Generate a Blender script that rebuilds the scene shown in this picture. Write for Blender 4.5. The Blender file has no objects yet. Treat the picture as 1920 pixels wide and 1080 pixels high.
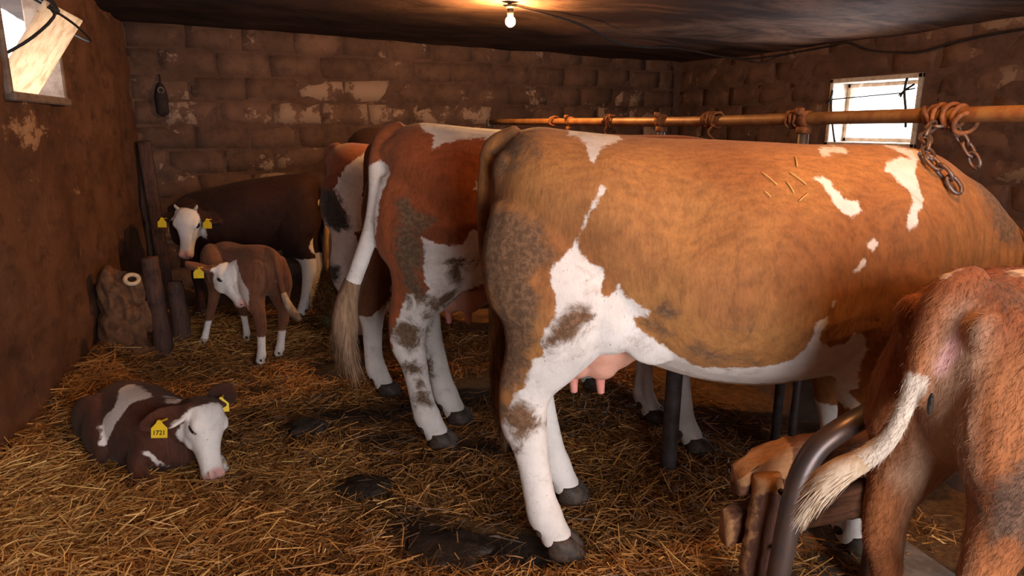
import bpy, bmesh, math, random
import numpy as np
from mathutils import Vector, Matrix, noise as mnoise
from mathutils.bvhtree import BVHTree

R = math.radians
SC = bpy.context.scene
COL = SC.collection
rng = np.random.default_rng(7)
random.seed(7)

# ------------------------------------------------------------------ camera
cam_data = bpy.data.cameras.new('camera')
cam = bpy.data.objects.new('camera', cam_data)
COL.objects.link(cam)
cam_data.sensor_width = 36.0
cam_data.lens = 1300.0 / 1920.0 * 36.0
cam_data.clip_start = 0.05
cam.location = (0, 0, 1.43)
cam.rotation_euler = (R(90 - 13.162), 0, R(-22.756))
SC.camera = cam

# ------------------------------------------------------------------ light
vs = SC.view_settings
vs.view_transform = 'Standard'
vs.look = 'None'
vs.gamma = 1.0
vs.use_curve_mapping = False
vs.exposure = 0.0
SC.cycles.use_denoising = True
SC.cycles.max_bounces = 8
SC.cycles.sample_clamp_indirect = 6.0

W = bpy.data.worlds.new('overcast_sky')
SC.world = W
W.use_nodes = True
bg = W.node_tree.nodes['Background']
bg.inputs['Color'].default_value = (0.92, 0.95, 1.0, 1)
bg.inputs['Strength'].default_value = 5.0

LAMP_W = 115.0           # bulb in view
LAMP2_W = 48.0          # second bulb on the same cable, nearer the door
WARM = (1.0, 0.50, 0.17)
DAY = (0.88, 0.90, 1.0)


def area_light(name, loc, target, sx, sy, power, color):
    d = bpy.data.lights.new(name, 'AREA')
    d.shape = 'RECTANGLE'
    d.size = sx
    d.size_y = sy
    d.energy = power
    d.color = color
    o = bpy.data.objects.new(name, d)
    COL.objects.link(o)
    o.location = loc
    o.rotation_euler = (Vector(target) - Vector(loc)).to_track_quat('-Z', 'Y').to_euler()
    return o


# daylight entering by the open stable door behind the camera and by the two windows
area_light('door_daylight', (0.95, -1.75, 1.25), (1.0, 2.5, 0.85), 1.9, 1.8, 118, DAY)
area_light('window_daylight', (5.5, 4.44, 1.6), (2.5, 3.4, 0.7), 0.8, 0.6, 40, DAY)
area_light('window_daylight', (-1.25, 4.3, 1.8), (1.2, 4.0, 0.4), 0.75, 0.6, 16, DAY)

# ------------------------------------------------------------------ frames
PSI = R(22.756)


def U(u, w, z=0.0):
    """point in the stall frame: u along the standing cows, w across the row"""
    return Vector((u * math.cos(PSI) + w * math.sin(PSI), -u * math.sin(PSI) + w * math.cos(PSI), z))


def wall_left_x(y):
    return -0.90 + 0.081 * (y - 2.9)


def ceil_z(x):
    return 2.252 - 0.017 * (x + 0.6)


# ------------------------------------------------------------------ tagging
def tag(o, label=None, cat=None, group=None, kind=None):
    if label: o['label'] = label
    if cat: o['category'] = cat
    if group: o['group'] = group
    if kind: o['kind'] = kind
    return o


def empty(name, loc=(0, 0, 0), rz=0.0):
    o = bpy.data.objects.new(name, None)
    COL.objects.link(o)
    o.location = loc
    o.rotation_euler = (0, 0, rz)
    o.empty_display_size = 0.1
    return o


def mesh_obj(name, me, mat=None, parent=None):
    o = bpy.data.objects.new(name, me)
    COL.objects.link(o)
    if mat and not me.materials: me.materials.append(mat)
    if parent: o.parent = parent
    return o


def bm_obj(name, bm, mat=None, parent=None, smooth=True):
    me = bpy.data.meshes.new(name)
    bmesh.ops.recalc_face_normals(bm, faces=bm.faces)
    bm.to_mesh(me)
    bm.free()
    if smooth:
        me.shade_smooth()
    return mesh_obj(name, me, mat, parent)


# ------------------------------------------------------------------ materials
class NT:
    def __init__(s, name):
        s.m = bpy.data.materials.new(name)
        s.m.use_nodes = True
        s.t = s.m.node_tree
        s.b = s.t.nodes['Principled BSDF']
        s.out = s.t.nodes['Material Output']
        s._oc = None
        s.base = (1, 1, 1)

    def n(s, typ, **kw):
        nd = s.t.nodes.new(typ)
        for k, v in kw.items():
            if k in ('operation', 'blend_type', 'data_type', 'attribute_name', 'noise_dimensions', 'feature',
                     'interpolation_type', 'clamp', 'use_clamp', 'wave_type', 'bands_direction'):
                setattr(nd, k, v)
            else:
                s.set(nd.inputs[k], v)
        return nd

    def set(s, sock, v):
        if hasattr(v, 'is_output'):
            s.t.links.new(v, sock)
        elif isinstance(v, (tuple, list)) and len(v) == 3 and sock.type == 'RGBA':
            sock.default_value = (*v, 1)
        else:
            sock.default_value = v

    def coord(s, scale=None, rot=(0, 0, 0)):
        scale = scale or s.base
        if s._oc is None:
            s._oc = s.t.nodes.new('ShaderNodeTexCoord')
        mp = s.t.nodes.new('ShaderNodeMapping')
        s.t.links.new(s._oc.outputs['Position' if s._oc.bl_idname == 'ShaderNodeNewGeometry' else 'Object'], mp.inputs['Vector'])
        mp.inputs['Scale'].default_value = scale
        mp.inputs['Rotation'].default_value = rot
        return mp.outputs[0]

    def world(s):
        if s._oc is None or s._oc.bl_idname != 'ShaderNodeNewGeometry':
            s._oc = s.t.nodes.new('ShaderNodeNewGeometry')

    def noise(s, scale=5, detail=4, rough=0.55, vec=None, dist=0.0):
        nd = s.n('ShaderNodeTexNoise')
        nd.inputs['Scale'].default_value = scale
        nd.inputs['Detail'].default_value = detail
        nd.inputs['Roughness'].default_value = rough
        nd.inputs['Distortion'].default_value = dist
        s.t.links.new(vec if vec is not None else s.coord(), nd.inputs['Vector'])
        return nd.outputs[0]

    def math(s, op, a, b=0.0, c=0.0, clamp=False):
        nd = s.t.nodes.new('ShaderNodeMath')
        nd.operation = op
        nd.use_clamp = clamp
        s.set(nd.inputs[0], a); s.set(nd.inputs[1], b); s.set(nd.inputs[2], c)
        return nd.outputs[0]

    def ramp(s, v, a, b, lo=0.0, hi=1.0):
        nd = s.t.nodes.new('ShaderNodeMapRange')
        nd.interpolation_type = 'SMOOTHSTEP'
        s.set(nd.inputs[0], v)
        nd.inputs[1].default_value = a; nd.inputs[2].default_value = b
        nd.inputs[3].default_value = lo; nd.inputs[4].default_value = hi
        return nd.outputs[0]

    def mix(s, f, a, b):
        nd = s.t.nodes.new('ShaderNodeMix')
        nd.data_type = 'RGBA'
        s.set(nd.inputs[0], f); s.set(nd.inputs[6], a); s.set(nd.inputs[7], b)
        return nd.outputs[2]

    def attr(s, name):
        nd = s.t.nodes.new('ShaderNodeAttribute')
        nd.attribute_name = name
        return nd.outputs['Fac']

    def bump(s, h, strength=0.3, dist=0.01):
        nd = s.t.nodes.new('ShaderNodeBump')
        nd.inputs['Strength'].default_value = strength
        nd.inputs['Distance'].default_value = dist
        s.t.links.new(h, nd.inputs['Height'])
        s.t.links.new(nd.outputs[0], s.b.inputs['Normal'])

    def done(s, color, rough=0.7, spec=0.3, metal=0.0, **kw):
        s.set(s.b.inputs['Base Color'], color)
        s.set(s.b.inputs['Roughness'], rough)
        s.b.inputs['Specular IOR Level'].default_value = spec
        s.b.inputs['Metallic'].default_value = metal
        for k, v in kw.items():
            s.set(s.b.inputs[k], v)
        return s.m


def coat_material(name, base, base2, dirtcol=(0.05, 0.032, 0.02), white=(0.72, 0.62, 0.54), edge=0.035, sheen=0.25, dirt_amt=1.0, rough=0.75):
    k = NT(name)
    big = k.noise(3.2, 3, 0.5)
    streak = k.noise(1.0, 3, 0.6, k.coord((26, 90, 14)))
    fine = k.noise(1.0, 3, 0.65, k.coord((120, 120, 45)))
    en = k.noise(38, 5, 0.65)
    col = k.mix(k.ramp(big, 0.35, 0.65), base, base2)
    dk = k.mix(1.0, col, col)
    mul = k.t.nodes.new('ShaderNodeMix'); mul.data_type = 'RGBA'; mul.blend_type = 'MULTIPLY'
    k.set(mul.inputs[0], 0.6)
    k.set(mul.inputs[6], col)
    g = k.math('ADD', k.math('MULTIPLY', streak, 0.9), k.math('MULTIPLY', fine, 0.6))
    gc = k.t.nodes.new('ShaderNodeCombineColor')
    gg = k.ramp(g, 0.35, 1.1, 0.35, 1.35)
    for i in range(3): k.set(gc.inputs[i], gg)
    k.set(mul.inputs[7], gc.outputs[0])
    col = mul.outputs[2]
    k.t.nodes.remove(dk.node)
    col = k.mix(k.ramp(k.math('ADD', k.attr('pale'), k.math('MULTIPLY', k.math('SUBTRACT', streak, 0.5), 0.06)), -0.05, 0.05, 0, 0.6), col, (0.62, 0.42, 0.27))
    w = k.math('ADD', k.attr('white'), k.math('MULTIPLY', k.math('SUBTRACT', en, 0.5), edge))
    wm = k.ramp(w, -0.004, 0.006)
    wn = k.mix(k.ramp(k.noise(7, 5, 0.6), 0.35, 0.7), white, tuple(c * 0.80 for c in white))
    wn = k.mix(k.ramp(k.noise(13, 8, 0.75, dist=0.5), 0.50, 0.78, 0, 0.75), wn, (0.33, 0.225, 0.15))
    wn = k.mix(k.ramp(k.noise(75, 3, 0.6), 0.66, 0.74, 0, 0.7), wn, (0.16, 0.10, 0.07))
    col = k.mix(wm, col, wn)
    pm = k.ramp(k.attr('pink'), -0.012, 0.012)
    col = k.mix(pm, col, (0.58, 0.30, 0.25))
    dn = k.noise(11, 9, 0.74, dist=0.6)
    d = k.math('ADD', k.attr('dirt'), k.math('MULTIPLY', k.math('SUBTRACT', dn, 0.5), 0.20))
    dm = k.math('MULTIPLY', k.ramp(d, -0.02, 0.03), dirt_amt)
    dc = k.mix(k.ramp(k.noise(60, 4, 0.7), 0.4, 0.65), dirtcol, tuple(c * 1.9 for c in dirtcol))
    col = k.mix(dm, col, dc)
    h = k.math('ADD', k.math('MULTIPLY', streak, 0.4), k.math('MULTIPLY', fine, 0.8))
    h = k.math('ADD', h, k.math('MULTIPLY', dm, k.math('MULTIPLY', k.noise(55, 6, 0.75), 2.6)))
    k.bump(h, 0.35, 0.006)
    m = k.done(col, rough, 0.18)
    k.b.inputs['Sheen Weight'].default_value = sheen
    k.b.inputs['Sheen Roughness'].default_value = 0.5
    k.b.inputs['Sheen Tint'].default_value = (1.0, 0.8, 0.6, 1)
    return m


def simple(name, c, c2=None, rough=0.6, spec=0.3, metal=0.0, scale=20, bump=0.15, stretch=(1, 1, 1), bd=0.004, **kw):
    k = NT(name)
    nz = k.noise(scale, 6, 0.65, k.coord(stretch))
    col = k.mix(k.ramp(nz, 0.35, 0.65), c, c2 or tuple(x * 0.6 for x in c))
    k.bump(nz, bump, bd)
    return k.done(col, rough, spec, metal, **kw)


M = {}
M['coat_main'] = coat_material('coat_fawn', (0.355, 0.145, 0.041), (0.26, 0.095, 0.028), dirtcol=(0.105, 0.052, 0.025), sheen=0.1)
M['coat_second'] = coat_material('coat_red', (0.30, 0.078, 0.024), (0.22, 0.06, 0.02), dirtcol=(0.09, 0.052, 0.028), edge=0.045, sheen=0.1)
M['coat_third'] = coat_material('coat_brown', (0.17, 0.06, 0.024), (0.12, 0.045, 0.02))
M['coat_fourth'] = coat_material('coat_deep_red', (0.22, 0.055, 0.02), (0.14, 0.035, 0.015), dirtcol=(0.03, 0.024, 0.02), edge=0.06)
M['coat_fifth'] = coat_material('coat_dark', (0.04, 0.015, 0.010), (0.028, 0.012, 0.008), sheen=0.03)
M['coat_heifer'] = coat_material('coat_dark_brown', (0.027, 0.010, 0.007), (0.042, 0.015, 0.009), sheen=0.03)
M['coat_small_calf'] = coat_material('coat_light_brown', (0.20, 0.075, 0.034), (0.14, 0.05, 0.024), sheen=0.1)
M['coat_lying'] = coat_material('coat_maroon', (0.105, 0.034, 0.016), (0.06, 0.021, 0.012), sheen=0.08)
M['coat_right'] = coat_material('coat_ginger', (0.31, 0.10, 0.030), (0.21, 0.06, 0.020), dirtcol=(0.09, 0.045, 0.026), sheen=0.10, white=(0.62, 0.48, 0.36))
M['hoof'] = simple('hoof_horn', (0.075, 0.045, 0.028), (0.03, 0.02, 0.014), 0.6, 0.3, scale=40)
M['udder'] = simple('udder_skin', (0.62, 0.30, 0.20), (0.52, 0.24, 0.16), 0.55, 0.35, scale=9, bump=0.1, **{'Subsurface Weight': 0.15})
M['teat'] = simple('teat_skin', (0.62, 0.24, 0.18), (0.52, 0.19, 0.14), 0.5, 0.35, scale=30, bump=0.1)
M['eye'] = simple('eye_dark', (0.012, 0.009, 0.008), (0.02, 0.012, 0.01), 0.15, 0.6, bump=0.0)
M['nostril'] = simple('nostril_skin', (0.08, 0.03, 0.025), (0.05, 0.02, 0.018), 0.5, 0.3)
M['nose_pad'] = simple('nose_pad_skin', (0.50, 0.21, 0.17), (0.40, 0.16, 0.13), 0.4, 0.4, scale=60)
M['horn'] = simple('horn', (0.45, 0.38, 0.28), (0.3, 0.25, 0.18), 0.5, 0.3)
M['tag'] = simple('yellow_plastic', (0.80, 0.52, 0.02), (0.72, 0.45, 0.02), 0.45, 0.4, bump=0.02)
M['print'] = simple('black_print', (0.03, 0.025, 0.01), None, 0.6, 0.2, bump=0.0)
M['hair_tail'] = simple('tail_hair', (0.55, 0.40, 0.27), (0.36, 0.22, 0.12), 0.8, 0.15, scale=30, stretch=(1, 1, 0.25), bump=0.5)
M['hair_tail_brown'] = simple('brown_tail_hair', (0.30, 0.175, 0.10), (0.16, 0.085, 0.045), 0.8, 0.15, scale=30, stretch=(1, 1, 0.25), bump=0.5)
M['hair_tail_dirty'] = simple('dirty_tail_hair', (0.30, 0.17, 0.085), (0.12, 0.065, 0.035), 0.8, 0.15, scale=30, stretch=(1, 1, 0.25), bump=0.5)
M['iron'] = simple('worn_iron', (0.075, 0.062, 0.06), (0.12, 0.07, 0.05), 0.38, 0.5, 0.55, scale=9, bump=0.08)
M['post_iron'] = simple('dark_post_iron', (0.12, 0.10, 0.095), (0.07, 0.05, 0.045), 0.5, 0.4, 0.35, scale=12, bump=0.2)
M['rail'] = simple('rusty_rail', (0.30, 0.15, 0.05), (0.20, 0.075, 0.025), 0.55, 0.35, 0.2, scale=14, bump=0.25)
M['rust'] = simple('rust', (0.25, 0.09, 0.03), (0.12, 0.045, 0.02), 0.75, 0.25, 0.15, scale=40, bump=0.5)
M['steel'] = simple('chain_steel', (0.16, 0.12, 0.10), (0.14, 0.06, 0.03), 0.45, 0.5, 0.55, scale=40, bump=0.2)
M['wire'] = simple('black_wire', (0.015, 0.013, 0.012), None, 0.6, 0.3)


def wood_mat(name, c, c2, stretch, wear_lit=None):
    k = NT(name)
    g = k.noise(9, 7, 0.65, k.coord(stretch), 0.6)
    st = k.noise(6, 5, 0.6)
    col = k.mix(k.ramp(g, 0.36, 0.66), c, c2)
    col = k.mix(k.ramp(st, 0.5, 0.7), col, tuple(x * 0.45 for x in c2))
    if wear_lit:
        w = k.math('ADD', k.attr('wear_lit'), k.math('MULTIPLY', k.math('SUBTRACT', k.noise(25, 5, 0.7), 0.5), 0.06))
        col = k.mix(k.ramp(w, -0.005, 0.01), col, k.mix(k.ramp(g, 0.35, 0.7), wear_lit, tuple(x * 0.7 for x in wear_lit)))
    k.bump(g, 0.5, 0.006)
    return k.done(col, 0.75, 0.2)


M['plank'] = wood_mat('stable_plank', (0.17, 0.068, 0.030), (0.085, 0.034, 0.018), (0.5, 8, 8), wear_lit=(0.40, 0.185, 0.075))
M['upright'] = wood_mat('stable_upright', (0.13, 0.052, 0.028), (0.065, 0.028, 0.018), (7, 7, 0.5), wear_lit=(0.40, 0.185, 0.075))
M['stake'] = wood_mat('old_stake', (0.10, 0.045, 0.03), (0.05, 0.025, 0.018), (8, 8, 0.6))


def wall_material(name, c1, c2, c3, light, lt=0.62, streaks=0.0, obj_rand=False, squeeze=1.0):
    k = NT(name)
    k.world()
    k.base = (1, squeeze, 1)
    n1 = k.noise(1.6, 8, 0.65, dist=0.3)
    n2 = k.noise(9, 8, 0.7)
    n3 = k.noise(45, 5, 0.7)
    col = k.mix(k.ramp(n1, 0.35, 0.65), c1, c2)
    col = k.mix(k.ramp(n2, 0.42, 0.75), col, c3)
    m = k.math('ADD', k.math('MULTIPLY', n1, 0.0), k.math('ADD', k.math('MULTIPLY', k.noise(3.1, 9, 0.72), 1.0), k.math('MULTIPLY', n3, 0.08)))
    if obj_rand:
        oi = k.t.nodes.new('ShaderNodeObjectInfo')
        rv = oi.outputs['Random']
        v = k.ramp(rv, 0, 1, 0.85, 1.18)
        hs = k.t.nodes.new('ShaderNodeHueSaturation')
        k.set(hs.inputs['Value'], v); k.set(hs.inputs['Color'], col)
        col = hs.outputs[0]
        m = k.math('ADD', m, k.math('MULTIPLY', k.math('SUBTRACT', k.ramp(rv, 0.55, 1.0), 0.3), 0.12))
    col = k.mix(k.ramp(m, lt, lt + 0.05), col, light)
    if streaks:
        sx = k.noise(1.0, 5, 0.65, k.coord((70, 40, 12)))
        col = k.mix(k.ramp(sx, 0.56, 0.72, 0, streaks), col, (light[0] * 1.0, light[1] * 0.75, light[2] * 0.5))
    k.bump(k.math('ADD', n2, k.math('MULTIPLY', n3, 0.4)), 0.6, 0.02)
    return k.done(col, 0.92, 0.12)


M['block'] = wall_material('stone_block', (0.16, 0.088, 0.058), (0.10, 0.056, 0.038), (0.075, 0.042, 0.03), (0.31, 0.205, 0.145), 0.60, obj_rand=True)
M['mortar'] = wall_material('sooty_mortar', (0.125, 0.068, 0.046), (0.085, 0.047, 0.033), (0.06, 0.034, 0.025), (0.24, 0.155, 0.11), 0.66)
M['wall_right'] = wall_material('rough_render', (0.155, 0.082, 0.052), (0.105, 0.054, 0.036), (0.07, 0.038, 0.027), (0.25, 0.155, 0.10), 0.64, obj_rand=True)
M['wall_left'] = wall_material('dirty_plaster', (0.15, 0.066, 0.032), (0.085, 0.036, 0.018), (0.05, 0.023, 0.013), (0.30, 0.165, 0.085), 0.66, streaks=0.3, squeeze=0.5)
M['ceiling'] = None
k = NT('smoky_ceiling')
a = k.noise(1.0, 7, 0.65, k.coord((0.75, 1.7, 1), (0, 0, R(12))), 0.6)
b2 = k.noise(11, 7, 0.7)
col = k.mix(k.ramp(a, 0.38, 0.62), (0.05, 0.027, 0.021), (0.27, 0.15, 0.098))
col = k.mix(k.ramp(b2, 0.5, 0.8), col, (0.05, 0.028, 0.02))
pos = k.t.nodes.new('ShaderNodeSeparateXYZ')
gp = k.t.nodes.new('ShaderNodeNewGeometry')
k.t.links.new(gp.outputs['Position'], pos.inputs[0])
back_dark = k.math('SUBTRACT', k.math('MULTIPLY', k.math('SUBTRACT', pos.outputs[1], 4.6), 0.7), k.math('MULTIPLY', k.math('SUBTRACT', pos.outputs[0], 1.6), 0.45))  # ceiling colour darkens towards the back left corner
back_dark = k.math('ADD', back_dark, k.math('MULTIPLY', k.math('SUBTRACT', a, 0.5), 2.0))
col = k.mix(k.ramp(back_dark, -0.5, 0.8, 0, 0.8), col, (0.024, 0.013, 0.010))
k.bump(b2, 0.5, 0.02)
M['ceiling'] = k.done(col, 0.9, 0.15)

k = NT('trodden_bedding')
a = k.noise(2.2, 8, 0.68, dist=0.4)
b2 = k.noise(30, 6, 0.75)
d = k.math('ADD', k.attr('dung'), k.math('MULTIPLY', k.math('SUBTRACT', k.noise(7, 8, 0.75), 0.5), 1.5))
col = k.mix(k.ramp(b2, 0.4, 0.65), (0.20, 0.092, 0.028), (0.085, 0.040, 0.016))
col = k.mix(k.ramp(a, 0.45, 0.7), col, (0.05, 0.027, 0.014))
col = k.mix(k.ramp(d, -0.1, 0.35), col, k.mix(k.ramp(b2, 0.4, 0.7), (0.040, 0.023, 0.013), (0.02, 0.012, 0.008)))
k.bump(k.math('ADD', a, b2), 0.8, 0.02)
M['floor'] = k.done(col, k.ramp(d, 0.0, 0.15, 0.9, 0.55), 0.25)

k = NT('straw')
t = k.attr('tint')
col = k.mix(k.ramp(t, 0.0, 0.55), (0.078, 0.035, 0.012), (0.44, 0.18, 0.040))
col = k.mix(k.ramp(t, 0.5, 1.0), col, (0.72, 0.42, 0.135))
M['straw'] = k.done(col, 0.55, 0.35)
M['hay'] = simple('hay', (0.16, 0.12, 0.035), (0.10, 0.075, 0.025), 0.8, 0.2)
M['dung'] = simple('dung', (0.042, 0.024, 0.013), (0.018, 0.011, 0.007), 0.55, 0.35, scale=25, bump=0.9, bd=0.02)
M['concrete'] = simple('stall_concrete', (0.20, 0.155, 0.12), (0.12, 0.085, 0.06), 0.85, 0.2, scale=14, bump=0.3)
M['manger'] = simple('manger_concrete', (0.085, 0.05, 0.034), (0.05, 0.03, 0.022), 0.9, 0.15, scale=10, bump=0.5, bd=0.015)
M['limewash'] = simple('limewash', (0.55, 0.46, 0.38), (0.36, 0.28, 0.2), 0.85, 0.2, scale=14, bump=0.3)
M['reveal'] = simple('dirty_reveal', (0.20, 0.14, 0.10), (0.13, 0.08, 0.055), 0.9, 0.15, scale=14, bump=0.3)
M['burlap'] = simple('burlap', (0.17, 0.078, 0.036), (0.085, 0.04, 0.022), 0.9, 0.1, scale=16, bump=0.4, bd=0.01)
M['cream'] = simple('cream_plastic', (0.55, 0.42, 0.28), (0.42, 0.3, 0.18), 0.6, 0.3)
M['cable'] = simple('dusty_cable', (0.03, 0.02, 0.017), None, 0.8, 0.2)

k = NT('clouded_shutter_sheet')
nz = k.noise(14, 6, 0.6)
spots = k.noise(60, 2, 0.5)
col = k.mix(k.ramp(nz, 0.4, 0.75), (0.74, 0.60, 0.45), (0.55, 0.40, 0.27))
col = k.mix(k.ramp(spots, 0.70, 0.76), col, (0.15, 0.09, 0.06))
trl = k.t.nodes.new('ShaderNodeBsdfTranslucent')
k.set(trl.inputs['Color'], col)
mx = k.t.nodes.new('ShaderNodeMixShader')
mx.inputs[0].default_value = 0.65
k.done(col, 0.5, 0.3)
k.t.links.new(k.b.outputs[0], mx.inputs[1]); k.t.links.new(trl.outputs[0], mx.inputs[2])
k.t.links.new(mx.outputs[0], k.out.inputs['Surface'])
M['sheet'] = k.m

k = NT('lit_bulb')
k.done((1, 0.8, 0.5), 0.3, 0.3)
k.b.inputs['Emission Color'].default_value = (*WARM, 1)
M['bulb'] = k.m
M['bulb2'] = k.m.copy()
BULB_R = 0.032
for mm, P in ((M['bulb'], LAMP_W), (M['bulb2'], LAMP2_W)):
    mm.node_tree.nodes['Principled BSDF'].inputs['Emission Strength'].default_value = P / (4 * math.pi ** 2 * BULB_R ** 2)

# ------------------------------------------------------------------ geometry helpers


def ring_loft(bm, rings, cap=0.35):
    vr = [[bm.verts.new(p) for p in r] for r in rings]
    n = len(vr[0])
    for a, b in zip(vr, vr[1:]):
        for i in range(n):
            bm.faces.new((a[i], a[(i + 1) % n], b[(i + 1) % n], b[i]))
    for idx, nb in ((0, 1), (-1, -2)):
        c = sum((Vector(p) for p in rings[idx]), Vector()) / n
        c2 = sum((Vector(p) for p in rings[nb]), Vector()) / n
        rad = sum(((Vector(p) - c).length for p in rings[idx])) / n
        dr = (c - c2)
        dr = dr.normalized() if dr.length > 1e-9 else Vector()
        v = bm.verts.new(c + dr * rad * cap)
        for i in range(n):
            q = (vr[idx][i], vr[idx][(i + 1) % n], v)
            bm.faces.new(q)


def catmull(P, sub):
    P = [np.array(p, float) for p in P]
    out = []
    for i in range(len(P) - 1):
        p0 = P[max(i - 1, 0)]; p1 = P[i]; p2 = P[i + 1]; p3 = P[min(i + 2, len(P) - 1)]
        for j in range(sub):
            t = j / sub
            out.append(0.5 * (2 * p1 + (p2 - p0) * t + (2 * p0 - 5 * p1 + 4 * p2 - p3) * t * t + (3 * p1 - p0 - 3 * p2 + p3) * t ** 3))
    out.append(P[-1])
    return np.array(out)


def tube(bm, pts, side=(0, 1, 0), n=16, sub=4, cap=0.5, e=2.0):
    """pts rows: x y z ra rb  (ra perpendicular to side, rb along side)"""
    pts = [p if len(p) == 5 else (*p, p[3]) for p in pts]
    P = catmull(pts, sub) if sub > 1 else np.array(pts, float)
    side = Vector(side).normalized()
    rings = []
    for i in range(len(P)):
        a = Vector(P[max(i - 1, 0)][:3]); b = Vector(P[min(i + 1, len(P) - 1)][:3])
        t = (b - a).normalized()
        B = (side - t * side.dot(t))
        if B.length < 1e-4: B = t.orthogonal()
        B.normalize()
        A = B.cross(t)
        c = Vector(P[i][:3])
        r = []
        for k_ in range(n):
            th = 2 * math.pi * k_ / n
            cs, sn = math.cos(th), math.sin(th)
            if e != 2.0:
                cs = math.copysign(abs(cs) ** (2 / e), cs); sn = math.copysign(abs(sn) ** (2 / e), sn)
            r.append(c + A * (cs * max(P[i][3], 1e-4)) + B * (sn * max(P[i][4], 1e-4)))
        rings.append(r)
    ring_loft(bm, rings, cap)


def torso(bm, secs, n=32, sub=4):
    """secs rows: x ztop zbot halfwidth zwid(0..1 height of the widest point) etop ebot [yc]"""
    secs = [s if len(s) == 8 else (*s, 0.0) for s in secs]
    P = catmull(secs, sub)
    rings = []
    for x, zt, zb, hw, zf, et, eb, yc in P:
        zc = zb + (zt - zb) * zf
        r = []
        for k_ in range(n):
            th = 2 * math.pi * k_ / n
            cs, sn = math.cos(th), math.sin(th)
            e = et if sn > 0 else eb
            y = math.copysign(abs(cs) ** (2 / e), cs) * hw
            z = (abs(sn) ** (2 / e)) * ((zt - zc) if sn > 0 else -(zc - zb))
            r.append(Vector((x, yc + y, zc + z)))
        rings.append(r)
    ring_loft(bm, rings, 0.2)


def ellipsoid(bm, c, r, rot=None, u=20, v=12):
    m = Matrix.Translation(c) @ (rot.to_4x4() if rot is not None else Matrix.Identity(4)) @ Matrix.Diagonal((*r, 1))
    bmesh.ops.create_uvsphere(bm, u_segments=u, v_segments=v, radius=1, matrix=m)


def box(bm, c, s, rot=None, bevel=0.0, seg=1):
    m = Matrix.Translation(c) @ (rot.to_4x4() if rot is not None else Matrix.Identity(4)) @ Matrix.Diagonal((*s, 1))
    r = bmesh.ops.create_cube(bm, size=1, matrix=m)
    if bevel:
        es = set()
        for v in r['verts']: es.update(v.link_edges)
        bmesh.ops.bevel(bm, geom=list(es), offset=bevel, segments=seg, affect='EDGES', profile=0.5)


def remesh(bm, voxel, smooth, lam=0.5):
    bmesh.ops.recalc_face_normals(bm, faces=bm.faces)
    me = bpy.data.meshes.new('tmp')
    bm.to_mesh(me); bm.free()
    o = bpy.data.objects.new('tmp', me)
    COL.objects.link(o)
    md = o.modifiers.new('r', 'REMESH')
    md.mode = 'VOXEL'; md.voxel_size = voxel; md.adaptivity = 0.0
    dg = bpy.context.evaluated_depsgraph_get()
    dg.update()
    out = bpy.data.meshes.new_from_object(o.evaluated_get(dg))
    bpy.data.objects.remove(o); bpy.data.meshes.remove(me)
    nv = len(out.vertices)
    co = np.empty(nv * 3, np.float32); out.vertices.foreach_get('co', co); co = co.reshape(-1, 3).astype(float)
    ed = np.empty(len(out.edges) * 2, np.int32); out.edges.foreach_get('vertices', ed); ed = ed.reshape(-1, 2)
    cnt = np.bincount(ed.ravel(), minlength=nv).astype(float)

    def lap(c):
        s = np.zeros_like(c)
        for k_ in range(3):
            s[:, k_] = np.bincount(ed[:, 0], c[ed[:, 1], k_], nv) + np.bincount(ed[:, 1], c[ed[:, 0], k_], nv)
        return s / np.maximum(cnt, 1)[:, None] - c
    for _ in range(smooth):
        co += lam * lap(co)
        co -= (lam + 0.03) * lap(co) * 0.92
    out.vertices.foreach_set('co', co.astype(np.float32).ravel())
    out.update()
    return out, co


def normals(me):
    n = np.empty(len(me.vertices) * 3, np.float32)
    me.vertices.foreach_get('normal', n)
    return n.reshape(-1, 3).astype(float)


def bumps(me, co, specs):
    """specs rows: center(3) radius(3) amount; Gaussian push along the normal"""
    nr = normals(me)
    d = np.zeros(len(co))
    for c, r, a in specs:
        q = ((co - np.array(c)) / np.array(r))
        d += a * np.exp(-0.5 * (q * q).sum(1))
    co = co + nr * d[:, None]
    me.vertices.foreach_set('co', co.astype(np.float32).ravel()); me.update()
    return co


def poly_sd(P, poly):
    """signed distance, positive inside"""
    poly = np.array(poly, float)
    d = np.full(len(P), 1e9); inside = np.zeros(len(P), bool)
    for a, b in zip(poly, np.roll(poly, -1, 0)):
        e = b - a; w = P - a
        t = np.clip((w @ e) / max(e @ e, 1e-12), 0, 1)
        d = np.minimum(d, np.hypot(*(w - t[:, None] * e).T))
        c = ((a[1] > P[:, 1]) != (b[1] > P[:, 1]))
        with np.errstate(divide='ignore', invalid='ignore'):
            xx = (b[0] - a[0]) * (P[:, 1] - a[1]) / (b[1] - a[1]) + a[0]
        inside ^= c & (P[:, 0] < xx)
    return np.where(inside, d, -d)


def set_attr(me, name, vals):
    a = me.attributes.get(name) or me.attributes.new(name, 'FLOAT', 'POINT')
    a.data.foreach_set('value', vals.astype(np.float32))


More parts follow.
